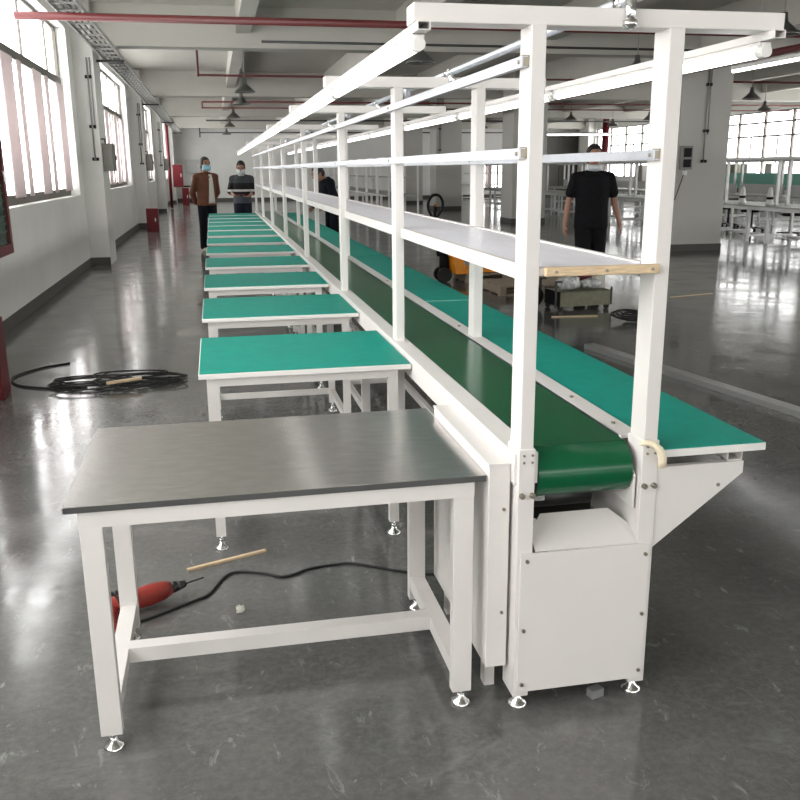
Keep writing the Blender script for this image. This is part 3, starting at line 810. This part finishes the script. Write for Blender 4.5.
def conduit(x, y, z0, z1, face, label):
    """surface conduit on a near (-y) face"""
    t = thing('wall_conduit', label, 'conduit', (x, y, z0), 0)
    b = MB().cyl((0, -.02, 0), (0, -.02, z1-z0), .013, n=8).cyl((.045, -.02, .5), (.045, -.02, z1-z0), .010, n=8)
    b.build('pipe', 'greypipe', t)
    for z in (0, .32*(z1-z0), .80*(z1-z0)): MB().box(-.045, -.012, -.045, 0, z, z+.05).box(.02, .058, -.045, 0, z, z+.05).box(-.02, .03, -.006, 0, z+.02, z+.03).build('clamp', 'black', t)
    return t
plabs = ['', 'nearest', 'second', 'third', 'farthest']
for k, (a, c) in enumerate(piers[2:5]):
    conduit(-1.88, a-.0, 1.72, 3.33, 0, 'grey conduit on the near face of the %s left wall pier in view' % plabs[k+1])
    t = thing('switch_box', 'grey electrical switch box on the side of the %s left wall pier in view' % plabs[k+1], 'switch box', (-1.78, a+.15, 1.55))
    MB().box(0, .16, 0, .45, 0, .45, .006).build('casing', 'panelgrey', t)
    MB().box(.16, .168, .02, .43, .02, .43, .003).build('door', 'panelgrey', t)
    MB().box(.168, .19, .36, .40, .18, .26).build('handle', 'black', t)
    MB().tube([(.05, .1, .45), (.05, .1, .52), (-.06, -.14, .52)], .012, 8).build('feed_pipe', 'darkmetal', t)
conduit(8.93, 15.5, 1.62, 3.3, 0, 'grey conduit on the near face of the big column beside the near right post')
t = thing('switch_box', 'dark grey switch box on the big column beside the near right post', 'switch box', (8.58, 15.5, 1.50))
MB().box(-.13, .08, -.11, 0, 0, .42, .005).build('casing', 'panelgrey', t)
MB().box(-.10, .05, -.118, -.11, .22, .38).box(-.10, .05, -.118, -.11, .04, .18).build('breaker', 'black', t)
MB().tube(curve_pts([(-.03, -.04, 0), (-.05, -.04, -.12), (-.13, -.05, -.35), (-.20, -.06, -.55)]), .010, 6).build('cable', 'darkmetal', t)
MB().box(-.05, .02, -.06, 0, -.10, -.02).build('socket', 'mat_edge', t)
# column further on
conduit(8.9, 24.9, 1.7, 3.3, 0, 'grey conduit on the second big column seen beside the near left post')
conduit(8.55, 34.0, 1.7, 3.3, 0, 'grey conduit on the far column left of the second post')
# fire gear at the far end of the aisle
def cab(loc, w, dp, h, label, m='red', name='fire_cabinet', cat='cabinet'):
    t = thing(name, label, cat, loc)
    MB().box(0, w, 0, dp, 0, h, .006).build('casing', m, t)
    MB().box(.03, w-.03, -.008, 0, .03, h-.03, .003).build('door', m, t)
    MB().box(w-.09, w-.06, -.03, -.008, h*.45, h*.6).build('handle', 'mat_edge', t)
cab((-1.74, 24.3, 0), .30, .30, .60, 'red extinguisher box on the floor in front of the second left pier', name='extinguisher_box', cat='box')
cab((-1.68, 41.0, .85), .42, .3, .95, 'red wall cabinet beside the red riser at the far end of the aisle')
cab((-1.38, 42.4, 0), .30, .3, .78, 'small red extinguisher box on the floor at the far end of the aisle', name='extinguisher_box', cat='box')
cab((-1.30, 47.5, 1.42), .72, .28, .66, 'beige-grey electric cabinet on the back wall behind the man in the brown jacket', 'lightpanel', 'electric_cabinet')
tag(MB().box(-1.65, -.1, 46.95, 47.1, .74, .82, .004).build('green_rail', 'cabglass'), 'dark green horizontal rail near the far end of the aisle', 'rail')
cab((11.3, 44.2, 0), .9, .4, .78, 'red cabinet on the floor far behind the second post', name='red_cabinet')

# ------------------------------------------------------------------ grey profile benches along the right side
def profile_bench(loc, label, L=2.28, W=1.3, Z=.76, upper=True, screen=None):
    t = thing('assembly_bench', label, 'bench', loc, 0, 'grey aluminium assembly benches')
    bevel(MB().box(0, W, 0, L, Z-.03, Z).build('bench_top', 'greytop', t), .003)
    fr = MB().box(.02, W-.02, .05, .09, Z-.09, Z-.03).box(.02, W-.02, L-.09, L-.05, Z-.09, Z-.03).box(.02, .06, 0, L, Z-.09, Z-.03).box(W-.06, W-.02, 0, L, Z-.09, Z-.03)
    fr.build('frame', 'profile', t)
    for x in (.12, W-.16):
        for y in (.30, L-.34):
            MB().box(x, x+.05, y, y+.05, 0, Z-.09).build('leg', 'profile', t)
    MB().box(.12, W-.11, .305, .345, .10, .14).box(.12, W-.11, L-.335, L-.295, .10, .14).box(W/2-.02, W/2+.02, .34, L-.33, .10, .14).build('foot_rail', 'profile', t)
    if upper:
        for y in (.15, L-.20): MB().box(W/2-.03, W/2+.03, y, y+.05, Z, 1.72).build('upright', 'profile', t)
        MB().box(W/2-.30, W/2+.30, 0, L, 1.66, 1.69).build('upper_shelf', 'lightpanel', t)
        MB().box(W/2-.30, W/2-.26, 0, L, 1.69, 1.735).box(W/2+.26, W/2+.30, 0, L, 1.69, 1.735).build('upper_rail', 'profile', t)
    if screen: MB().box(W/2+.03, W/2+.05, .1, L-.1, Z+.02, screen).build('back_board', 'lightpanel', t)
    return t
def bench_copy(src, loc, label):
    return dup(src, loc, 0, label)
pb = profile_bench((10.96, 12.3, 0), 'nearest grey assembly bench right of the big column, cut by the picture edge')
for k in range(1, 11):
    bench_copy(pb, (10.96, 12.3+2.3*k, 0), '%s grey assembly bench of the row right of the column line' % ORD[k])
pb2 = profile_bench((14.6, 17.5, 0), 'nearest grey assembly bench of the outer row by the right windows', upper=True, screen=1.05)
for k in range(1, 9):
    bench_copy(pb2, (14.6, 17.5+2.3*k, 0), '%s grey assembly bench of the outer row by the right windows' % ORD[k])
tag(MB().box(16.6, 16.63, 20., 29., .86, 1.34, .004).box(16.58, 16.65, 20.0, 20.06, 0, 1.34).box(16.58, 16.65, 28.9, 28.96, 0, 1.34).build('partition_board', 'tealboard'), 'long pale teal partition board in front of the right windows', 'partition')
# swivel chairs
def swivel(loc, rz, label, back=False):
    t = thing('swivel_chair', label, 'chair', loc, rz, 'black swivel chairs by the grey benches')
    MB().box(-.23, .23, -.22, .22, .46, .53, .03).build('seat', 'black', t)
    MB().cyl((0, 0, .10), (0, 0, .46), .028, n=12).build('gas_column', 'darkmetal', t)
    b = MB()
    for i in range(5):
        a = i*2*PI/5; b.bar((0, 0, .10), (.27*math.cos(a), .27*math.sin(a), .075), .04, .03)
    b.build('star_base', 'darkmetal', t)
    for i in range(5):
        a = i*2*PI/5; x, y = .27*math.cos(a), .27*math.sin(a); MB().cyl((x-.02, y, .03), (x+.02, y, .03), .03, n=12).build('castor', 'black', t)
    if back: MB().box(-.20, .20, .20, .25, .56, .90, .02).bar((0, .16, .47), (0, .23, .62), .05, .02).build('backrest', 'black', t)
    return t
swivel((13.25, 21.5, 0), .3, 'black swivel stool under the benches just right of the big column')
swivel((12.75, 18.15, 0), 1.1, 'black swivel stool near the right picture edge')
swivel((12.9, 19.9, 0), .7, 'black swivel stool between the other two under the benches')
# small bench-top devices
for (x, y, lab) in ((11.30, 17.85, 'white dispenser standing on the grey bench, the left of two'), (11.30, 16.85, 'white dispenser with black band on the grey bench, the right of two')):
    t = thing('dispenser', lab, 'dispenser', (x, y, .76))
    MB().lathe((0, 0, 0), [(0, 0), (.075, 0), (.07, .05), (.055, .20), (.05, .30), (.03, .36), (0, .37)], 18).build('body', 'mat_edge', t)
    MB().lathe((0, 0, .12), [(.064, 0), (.068, 0), (.066, .05), (.060, .05)], 18).build('band', 'black', t)
# cartons on the right window sills
for y, w_, m_, lab in ((31.3, .85, 'khaki', 'brownish cabinet under the right windows, just right of the big column'), (30.6, .42, 'profile', 'narrow grey cabinet under the right windows, beside the brownish one'),
                    (29.1, .40, 'profile', 'narrow grey cabinet under the right windows, nearest the right picture edge'), (39.0, .6, 'panelgrey', 'grey cabinet under the far right windows, just left of the near right post')):
    t = thing('filing_cabinet', lab, 'cabinet', (19.45, y, 0))
    MB().box(0, .4, 0, w_, 0, 1.64, .01).build('casing', m_, t)
    MB().box(-.012, 0, .03, w_-.03, .05, .80).build('door', m_, t); MB().box(-.012, 0, .03, w_-.03, .84, 1.58).build('door', m_, t)

# ------------------------------------------------------------------ white frame racks in the middle distance
def rack(loc, label, src=None):
    if src: return dup(src, loc, 0, label)
    t = thing('frame_rack', label, 'rack', loc, 0, 'white frame racks in the middle distance')
    for x in (0, .9):
        for y in (0, 1.9): MB().box(x, x+.05, y, y+.05, 0, 1.85).build('post', 'mat_edge', t)
    MB().box(-.1, 1.05, 0, 1.95, .74, .78).build('worktop', 'lightpanel', t)
    MB().box(.1, .85, 0, 1.95, 1.28, 1.30).build('shelf', 'profile', t)
    MB().box(-.1, 1.05, .0, .05, 1.85, 1.90).box(-.1, 1.05, 1.9, 1.95, 1.85, 1.90).box(.0, .05, .05, 1.9, 1.85, 1.90).box(.9, .95, .05, 1.9, 1.85, 1.90).build('top_frame', 'mat_edge', t)
    MB().box(0, .95, .01, .04, .12, .16).box(0, .95, 1.91, 1.94, .12, .16).build('stretcher', 'mat_edge', t)
    return t
r0 = None
RK = [((5.2, 27.0, 0), 'nearest of the white frame racks seen between the second and third posts')] + [
     ((5.2, 27.0+2.1*k, 0), '%s white frame rack of the row seen between the second and third posts' % ORD[k]) for k in range(1, 8)]
for loc, lab in RK:
    r0 = rack(loc, lab, r0 if r0 else None) if r0 is None else (rack(loc, lab, r0) and r0)
r1 = dup(r0, (12.2, 42.0, 0), 0, 'white frame rack in front of the far back window, left one')
dup(r0, (14.2, 43.0, 0), 0, 'white frame rack in front of the far back window, right one')

# ------------------------------------------------------------------ people
def person(loc, rz, label, J, mats, voxel=.011, extras=None, jacket=False, short_sleeve=False, hgt=1.74, bulk=1.):
    """J: joint positions in the person's own frame (facing -y), metres for a 1.74 m figure"""
    t = thing('person', label, 'person', loc, rz)
    s = hgt/1.74
    P = {k: V(v)*s for k, v in J.items()}
    def cap(b, a, c, r0, r1, sq=(1, 1)):
        a = V(a); c = V(c); d = (c-a); n = 6; pts = []; rad = []
        L = d.length or 1e-6; dn = d/L
        for i in range(4):
            q = i/4*PI/2; pts.append(a-dn*r0*math.cos(q)); rad.append(max(r0*math.sin(q), 1e-3))
        pts.append(a); rad.append(r0); pts.append(c); rad.append(r1)
        for i in range(1, 5):
            q = i/4*PI/2; pts.append(c+dn*r1*math.sin(q)); rad.append(max(r1*math.cos(q), 1e-3))
        b.tube(pts, rad, 14, True, sq)
    def ell(b, c, rx, ry, rz_): b.ball(c, 1, 16, 10, (rx, ry, rz_))
    def finish(b, name, m, vox, smooth=4, par=t, lab=None):
        o = b.build(name, m, par, label=lab)
        r = o.modifiers.new('remesh', 'REMESH'); r.mode = 'VOXEL'; r.voxel_size = vox; r.use_smooth_shade = True
        sm = o.modifiers.new('smooth', 'SMOOTH'); sm.iterations = smooth; sm.factor = .5
        return o
    H = P['head']; N = P['neck']; CH = P['chest']; W = P['waist']; PV = P['pelvis']
    fw = P['face'].normalized()        # facing direction of the head
    side = fw.cross(V((0, 0, 1))).normalized(); upv = side.cross(fw)
    hs = s*1.10
    def hp(f, r, u): return H+fw*f*hs+side*r*hs+upv*u*hs
    b = MB()
    # head
    hm = Matrix((side, -fw, upv)).transposed().to_4x4()
    b.ball(H+upv*.02*hs, 1, 20, 14, (.074*hs, .094*hs, .100*hs), hm)
    b.ball(hp(.025, 0, -.055), 1, 16, 10, (.056*hs, .062*hs, .062*hs), hm)
    b.ball(hp(.058, 0, -.095), 1, 12, 8, (.024*hs, .022*hs, .020*hs), hm)
    cap(b, hp(.088, 0, .022), hp(.108, 0, -.020), .009*hs, .015*hs)             # nose
    for q in (-1, 1): b.ball(hp(-.005, q*.076, -.005), 1, 10, 8, (.010*hs, .018*hs, .032*hs), hm)
    b.ball(hp(.083, 0, .035), 1, 12, 6, (.046*hs, .012*hs, .012*hs), hm)          # brow
    cap(b, hp(-.015, 0, -.07), N, .054*s, .058*s)
    cap(b, N, CH+V((0, 0, .06))*s, .060*s, .10*s)
    ell(b, CH, .150*s, .098*s, .16*s); ell(b, W, .128*s, .090*s, .15*s); ell(b, PV, .148*s, .102*s, .12*s)
    cap(b, CH, W, .10*s, .095*s, (1.25, .9)); cap(b, W, PV, .10*s, .10*s, (1.25, .95))
    for q in 'LR':
        sh, el, wr, ha = P['sh'+q], P['el'+q], P['wr'+q], P['ha'+q]
        cap(b, N-V((0, 0, .045))*s, sh, .052*s, .046*s)
        cap(b, sh, el, .047*s, .036*s); cap(b, el, el.lerp(wr, .35), .036*s, .037*s); cap(b, el.lerp(wr, .35), wr, .037*s, .024*s)
        d = (ha-wr).normalized(); pn = P.get('pn'+q, V((-1 if q == 'L' else 1, 0, 0))).normalized()  # palm normal
        wd = d.cross(pn).normalized(); pn = wd.cross(d).normalized()
        fwd = wd if wd.y < 0 else -wd     # thumb side
        pc = wr+d*.045*s
        pm = Matrix((fwd, pn, d)).transposed().to_4x4()
        b.ball(pc, 1, 12, 8, (.040*s, .017*s, .050*s), pm); cap(b, wr, pc, .023*s, .022*s)
        for i, (off, ln) in enumerate(((.028, .070), (.010, .078), (-.008, .073), (-.026, .058))):
            k0 = wr+d*.075*s+fwd*off*s
            k1 = k0+(d*.92+pn*.25).normalized()*ln*.52*s; k2 = k1+(d*.72+pn*.66).normalized()*ln*.48*s
            cap(b, k0, k1, .0095*s, .0085*s); cap(b, k1, k2, .0085*s, .0070*s)
        t0 = wr+d*.022*s+fwd*.026*s; t1 = t0+(fwd*.7+d*.7+pn*.3).normalized()*.038*s; t2 = t1+(fwd*.25+d*.95+pn*.25).normalized()*.030*s
        cap(b, t0, t1, .012*s, .0105*s); cap(b, t1, t2, .0100*s, .0080*s)
        hi, kn, an, to = P['hi'+q], P['kn'+q], P['an'+q], P['to'+q]
        cap(b, hi, kn, .078*s, .052*s); cap(b, kn, kn.lerp(an, .35), .050*s, .050*s); cap(b, kn.lerp(an, .35), an, .050*s, .032*s)
        cap(b, an-V((0, 0, .02))*s, to+V((0, 0, .0)), .030*s, .026*s)
    finish(b, 'body', mats['skin'] if 'skin' in mats else 'skin', .0075, 3)
    # trousers
    b = MB(); ell(b, PV+V((0, 0, .02))*s, .162*s, .116*s, .13*s)
    for q in 'LR':
        hi, kn, an = P['hi'+q], P['kn'+q], P['an'+q]
        cap(b, hi, kn, .100*s*bulk**.5, .080*s*bulk**.5); cap(b, kn, an-V((0, 0, -.0))*s, .080*s, .074*s)
        cap(b, an.lerp(kn, .15), an+V((0, -.01, -.0))*s, .074*s, .070*s)
    finish(b, 'trousers', mats['trousers'], .012)
    # shoes
    for q in 'LR':
        an, to = P['an'+q], P['to'+q]; b = MB()
        d = (to-an); d.z = 0; d.normalize()
        a0 = V((an.x, an.y, .030*s))-d*.03*s; a1 = V((to.x, to.y, .028*s))+d*.03*s
        cap(b, a0, a1, .046*s, .040*s, (1.05, 1)); cap(b, a0, V((an.x, an.y, .075*s)), .046*s, .044*s)
        for v in b.bm.verts: v.co.z = max(v.co.z, .002)
        finish(b, 'shoe', mats['shoe'], .009)
    # top
    b = MB(); tk = .014 + (.018 if jacket else .0)
    e = tk*s; e2 = (bulk-1)*.15*s
    hem = P['hem']; up_ = CH+V((0, 0, .10))*s
    secs = [(hem, .124), (hem.lerp(W, .5), .119), (W, .116), (W.lerp(CH, .5), .121), (CH, .126), (up_, .122), (up_.lerp(N, .45), .092), (N-V((0, 0, .02))*s, .052)]
    b.tube([p for p, r in secs], [r*s+e*.7+e2*(.6 if r > .1 else 0) if r > .06 else r*s+e*.3 for p, r in secs], 28, True, (1.30, .90))
    cap(b, N-V((0, 0, .02))*s, CH+V((0, 0, .06))*s, .060*s, .10*s)
    for q in 'LR':
        sh, el, wr = P['sh'+q], P['el'+q], P['wr'+q]
        cap(b, N-V((0, 0, .055))*s, sh, .056*s+e*.5, .050*s+e*.8); cap(b, CH+V((0, 0, .04))*s, sh, .07*s, .05*s+e*.6)
        if short_sleeve: cap(b, sh, sh.lerp(el, .60), .052*s+e*.5, .054*s+e*.9)
        elif mats.get('rolled'): cap(b, sh, el, .052*s+e*.4, .046*s+e*.4); cap(b, el, el.lerp(wr, .35), .046*s+e*.4, .042*s+e*.4)
        else: cap(b, sh, el, .054*s+e*.4, .048*s+e*.4); cap(b, el, el.lerp(wr, .90), .048*s+e*.4, .036*s+e*.3)
    # cut off the rounded bottom of the hem
    zc_ = -9
    for v in b.bm.verts:
        if v.co.z < zc_ and abs(v.co.x-hem.x) < .2*s and abs(v.co.y-hem.y) < .17*s and (v.co-P['haL']).length > .14*s and (v.co-P['haR']).length > .14*s:
            v.co.z = zc_
    top = finish(b, mats['topname'], mats['top'], .010, 3)
    # hair cap
    b = MB(); b.ball(hp(-.014, 0, .040), 1, 20, 12, (.083*hs, .100*hs, .097*hs), hm)
    b.ball(hp(-.050, 0, -.012), 1, 16, 10, (.072*hs, .062*hs, .075*hs), hm)
    for q in (-1, 1): b.ball(hp(.010, q*.066, .030), 1, 10, 8, (.016*hs, .040*hs, .040*hs), hm)
    for v in b.bm.verts:       # keep the face free: push back what would cover the forehead
        r = v.co-H; f, u = r.dot(fw)/hs, r.dot(upv)/hs
        if u < .075 and f > .045: v.co -= fw*(f-.045)*s
    finish(b, 'hair', 'hair', .009, 2)
    # eyes and brows
    for q in (-1, 1):
        MB().ball(hp(.0855, q*.031, .018), 1, 10, 6, (.013*hs, .007*hs, .0065*hs), hm).build('eye', 'eye', t)
        MB().ball(hp(.089, q*.032, .042), 1, 10, 6, (.020*hs, .006*hs, .0045*hs), hm).build('eyebrow', 'hair', t)
    MB().ball(hp(.083, 0, -.052), 1, 10, 6, (.022*hs, .010*hs, .007*hs), hm).build('mouth', 'lip', t)
    if 'mask' in mats:
        mu = mats.get('mask_u', -.045)
        b = MB(); cols_ = 13; rows = 7; G = []
        for i in range(rows):
            u = mu + mats.get('mask_h', .050)*(1-2*i/(rows-1)); row = []
            for j in range(cols_):
                a = (j/(cols_-1)-.5)*2.4
                bulge = .034*math.cos((i/(rows-1)-.5)*PI)*math.cos(a)
                row.append(b.bm.verts.new(hp(.012+(.082+bulge)*math.cos(a)**.8, (.078+bulge*.4)*math.sin(a), u+.012*(1-math.cos(a))*(1 if i > rows/2 else -.3))))
            G.append(row)
        for A, B in zip(G, G[1:]):
            for k in range(cols_-1):
                f = b.bm.faces.new((A[k], A[k+1], B[k+1], B[k])); f.smooth = True
        m_ = b.build('face_mask', mats['mask'], t); sd = m_.modifiers.new('s', 'SOLIDIFY'); sd.thickness = .004; sd.offset = 0
        lp_ = MB()
        for q in (-1, 1): lp_.tube(curve_pts([hp(.035, q*.078, mu+.03), hp(.0, q*.086, mu+.045), hp(-.018, q*.084, .0), hp(.0, q*.084, mu-.0), hp(.035, q*.078, mu-.02)]), .0022, 6)
        lp_.build('ear_loop', 'mat_edge', m_)
    if extras: extras(t, P, s, hp, cap, finish)
    return t

def joints(**kw):
    J = dict(head=(0, -.02, 1.615), face=(0, -1, 0), neck=(0, 0, 1.47), chest=(0, 0, 1.29), waist=(0, 0, 1.08), pelvis=(0, .01, .93), hem=(0, 0, .90),
             shL=(-.180, 0, 1.385), elL=(-.235, .02, 1.12), wrL=(-.245, -.05, .87), haL=(-.245, -.08, .79),
             shR=(.180, 0, 1.385), elR=(.235, .02, 1.12), wrR=(.245, -.05, .87), haR=(.245, -.08, .79),
             hiL=(-.088, 0, .88), knL=(-.10, -.02, .49), anL=(-.10, .02, .09), toL=(-.12, -.12, .03),
             hiR=(.088, 0, .88), knR=(.10, -.02, .49), anR=(.10, .02, .09), toR=(.12, -.12, .03), pnL=(1, .2, 0), pnR=(-1, .2, 0))
    J.update(kw); return J

# man in the black T-shirt, walking toward the camera
def tee_extras(t, P, s, hp, cap, finish):
    b = MB(); b.lathe(P['neck']+V((0, -.004, -.022))*s, [(.066, -.008), (.074, 0), (.070, .010), (.062, .006)], 20)
    b.build('collar', 'blacktee', t)
person((4.52, 10.35, 0), -.22, 'man walking in black T-shirt and black trousers with lowered pale face mask',
       joints(shL=(-.205, 0, 1.385), shR=(.205, 0, 1.385), hem=(0, 0, .80), elL=(-.275, .01, 1.09), wrL=(-.315, -.04, .83), haL=(-.315, -.07, .75), elR=(.275, .04, 1.09), wrR=(.345, .0, .84), haR=(.36, -.03, .76),
              face=(.06, -1, -.10), knL=(-.10, -.10, .50), anL=(-.10, -.04, .10), toL=(-.11, -.18, .05), knR=(.10, .02, .49), anR=(.10, .14, .11), toR=(.11, .0, .03)),
       dict(trousers='blacktee', shoe='black', top='blacktee', topname='t_shirt', mask='mask_white', mask_u=-.104, mask_h=.034), extras=tee_extras, short_sleeve=True, hgt=1.80, bulk=1.25)

# man in the brown jacket, hands behind his back
def jacket_extras(t, P, s, hp, cap, finish):
    # open front showing the pale shirt: a gently curved strip
    b = MB(); G = []
    for i in range(9):
        z = (1.44-.060*i*1.12)
        wd = .030+.0045*i; row = []
        for j in range(5):
            x = .055+(j/4-.5)*2*wd; row.append(b.bm.verts.new(V((x, -.140-.006*math.sin(i/8*PI)+.5*x*x+(.035 if i == 0 else .012 if i == 1 else 0), z))*s))
        G.append(row)
    for A, B in zip(G, G[1:]):
        for k in range(4):
            f = b.bm.faces.new((A[k], A[k+1], B[k+1], B[k])); f.smooth = True
    o = b.build('shirt', 'cream', t); sd = o.modifiers.new('s', 'SOLIDIFY'); sd.thickness = .006
    MB().lathe(P['neck']+V((0, -.003, -.02))*s, [(.075, -.012), (.085, .0), (.078, .030), (.068, .034), (.066, .0)], 20).build('collar', 'brown', t)
person((-.13, 18.1, 0), .34, 'man in rust-brown jacket and blue face mask with hands behind his back',
       joints(elL=(-.245, .09, 1.10), wrL=(-.15, .19, .90), haL=(-.08, .21, .86), elR=(.245, .09, 1.10), wrR=(.15, .19, .90), haR=(.08, .21, .88),
              face=(.15, -1, -.06), hem=(0, 0, .86), pnL=(0, -1, 0), pnR=(0, -1, 0)),
       dict(trousers='navy', shoe='beigeshoe', top='brown', topname='jacket', mask='mask_blue'), extras=jacket_extras, jacket=True, hgt=1.785)

# man in the striped jumper looking down at the phone in his hands
def stripe_extras(t, P, s, hp, cap, finish):
    MB().lathe(P['neck']+V((0, -.006, -.018))*s, [(.064, -.008), (.078, 0), (.074, .018), (.062, .020)], 20).build('collar', 'mask_white', t)
person((.58, 18.75, 0), -.10, 'man in dark striped jumper and white face mask looking down at his hands',
       joints(head=(0, -.05, 1.60), face=(0, -1, -.42), elL=(-.25, .00, 1.14), wrL=(-.15, -.22, 1.07), haL=(-.09, -.27, 1.05), elR=(.25, .0, 1.14), wrR=(.15, -.22, 1.05), haR=(.09, -.27, 1.04),
              pnL=(.3, -.2, 1), pnR=(-.3, -.2, 1), hem=(0, 0, .90)),
       dict(trousers='denim', shoe='black', top='stripes', topname='jumper', mask='mask_white', rolled=True), extras=stripe_extras, jacket=True, hgt=1.73)
ph = thing('phone', 'dark red phone held in the hands of the man in the striped jumper', 'phone', (.555, 18.44, 1.072), .1)
MB().box(-.075, .075, -.04, .04, -.005, .005, .004).build('case', 'phone', ph)
MB().box(-.068, .068, -.035, .035, .005, .0062).build('screen', 'black', ph)

# stooping man beyond the line, seen from the side
person((2.02, 15.6, 0), -1.25, 'stooping man in dark navy jacket and black trousers seen through the posts',
       joints(head=(0, -.27, 1.50), face=(0, -1, -.55), neck=(0, -.16, 1.40), chest=(0, -.10, 1.24), waist=(0, -.02, 1.06), hem=(0, 0, .90),
              shL=(-.185, -.12, 1.35), elL=(-.225, -.10, 1.06), wrL=(-.18, -.30, .92), haL=(-.15, -.37, .88),
              shR=(.185, -.12, 1.35), elR=(.225, -.10, 1.06), wrR=(.18, -.30, .92), haR=(.15, -.37, .88)),
       dict(trousers='navy', shoe='black', top='navy', topname='jacket'), jacket=True, hgt=1.72)

# ------------------------------------------------------------------ light
w = bpy.data.worlds.new('sky'); bpy.context.scene.world = w; w.use_nodes = True
bg = w.node_tree.nodes['Background']; bg.inputs['Color'].default_value = (1.0, .98, .965, 1); bg.inputs['Strength'].default_value = 7.5
def portal(loc, rot, sx, sy):
    l = bpy.data.lights.new('window_daylight', 'AREA'); l.shape = 'RECTANGLE'; l.size = sx; l.size_y = sy; l.cycles.is_portal = True
    o = bpy.data.objects.new('window_daylight', l); C.objects.link(o); o.location = loc; o.rotation_euler = rot
for p, q in wins_l: portal((X0-WT-.03, (p+q)/2, (SILL+WTOP)/2), (0, -PI/2, 0), WTOP-SILL, q-p)
for p, q in wins_r: portal((X1+WT+.03, (p+q)/2, (RS+RT)/2), (0, PI/2, 0), RT-RS, q-p)
for p, q in wins_f: portal(((p+q)/2, YB-WT-.03, 2.25), (PI/2, 0, 0), q-p, 2.5)
portal(((BW[0]+BW[1])/2, YF+WT+.03, 1.175), (-PI/2, 0, 0), BW[1]-BW[0], 1.45)

# ------------------------------------------------------------------ camera
f, pi_, ya, ro, hc_ = 883.7, .25579, .201275, -.0078056, 1.55
cp_, sp_, cy_, sy_ = math.cos(pi_), math.sin(pi_), math.cos(ya), math.sin(ya)
F = V((sy_*cp_, cy_*cp_, -sp_)); R_ = V((cy_, -sy_, 0)); U = R_.cross(F)
r2 = R_*math.cos(ro)+U*math.sin(ro); u2 = -R_*math.sin(ro)+U*math.cos(ro)
cam = bpy.data.cameras.new('camera'); co = bpy.data.objects.new('camera', cam); C.objects.link(co)
cam.sensor_width = 36; cam.lens = 36*f/800; cam.clip_end = 200
m4 = Matrix((r2, u2, -F)).transposed().to_4x4(); m4.translation = V((0, 0, hc_)); co.matrix_world = m4
sc_ = bpy.context.scene; sc_.camera = co
sc_.view_settings.view_transform = 'Standard'; sc_.view_settings.look = 'None'; sc_.view_settings.gamma = 1
sc_.view_settings.use_curve_mapping = False; sc_.view_settings.exposure = 0.2
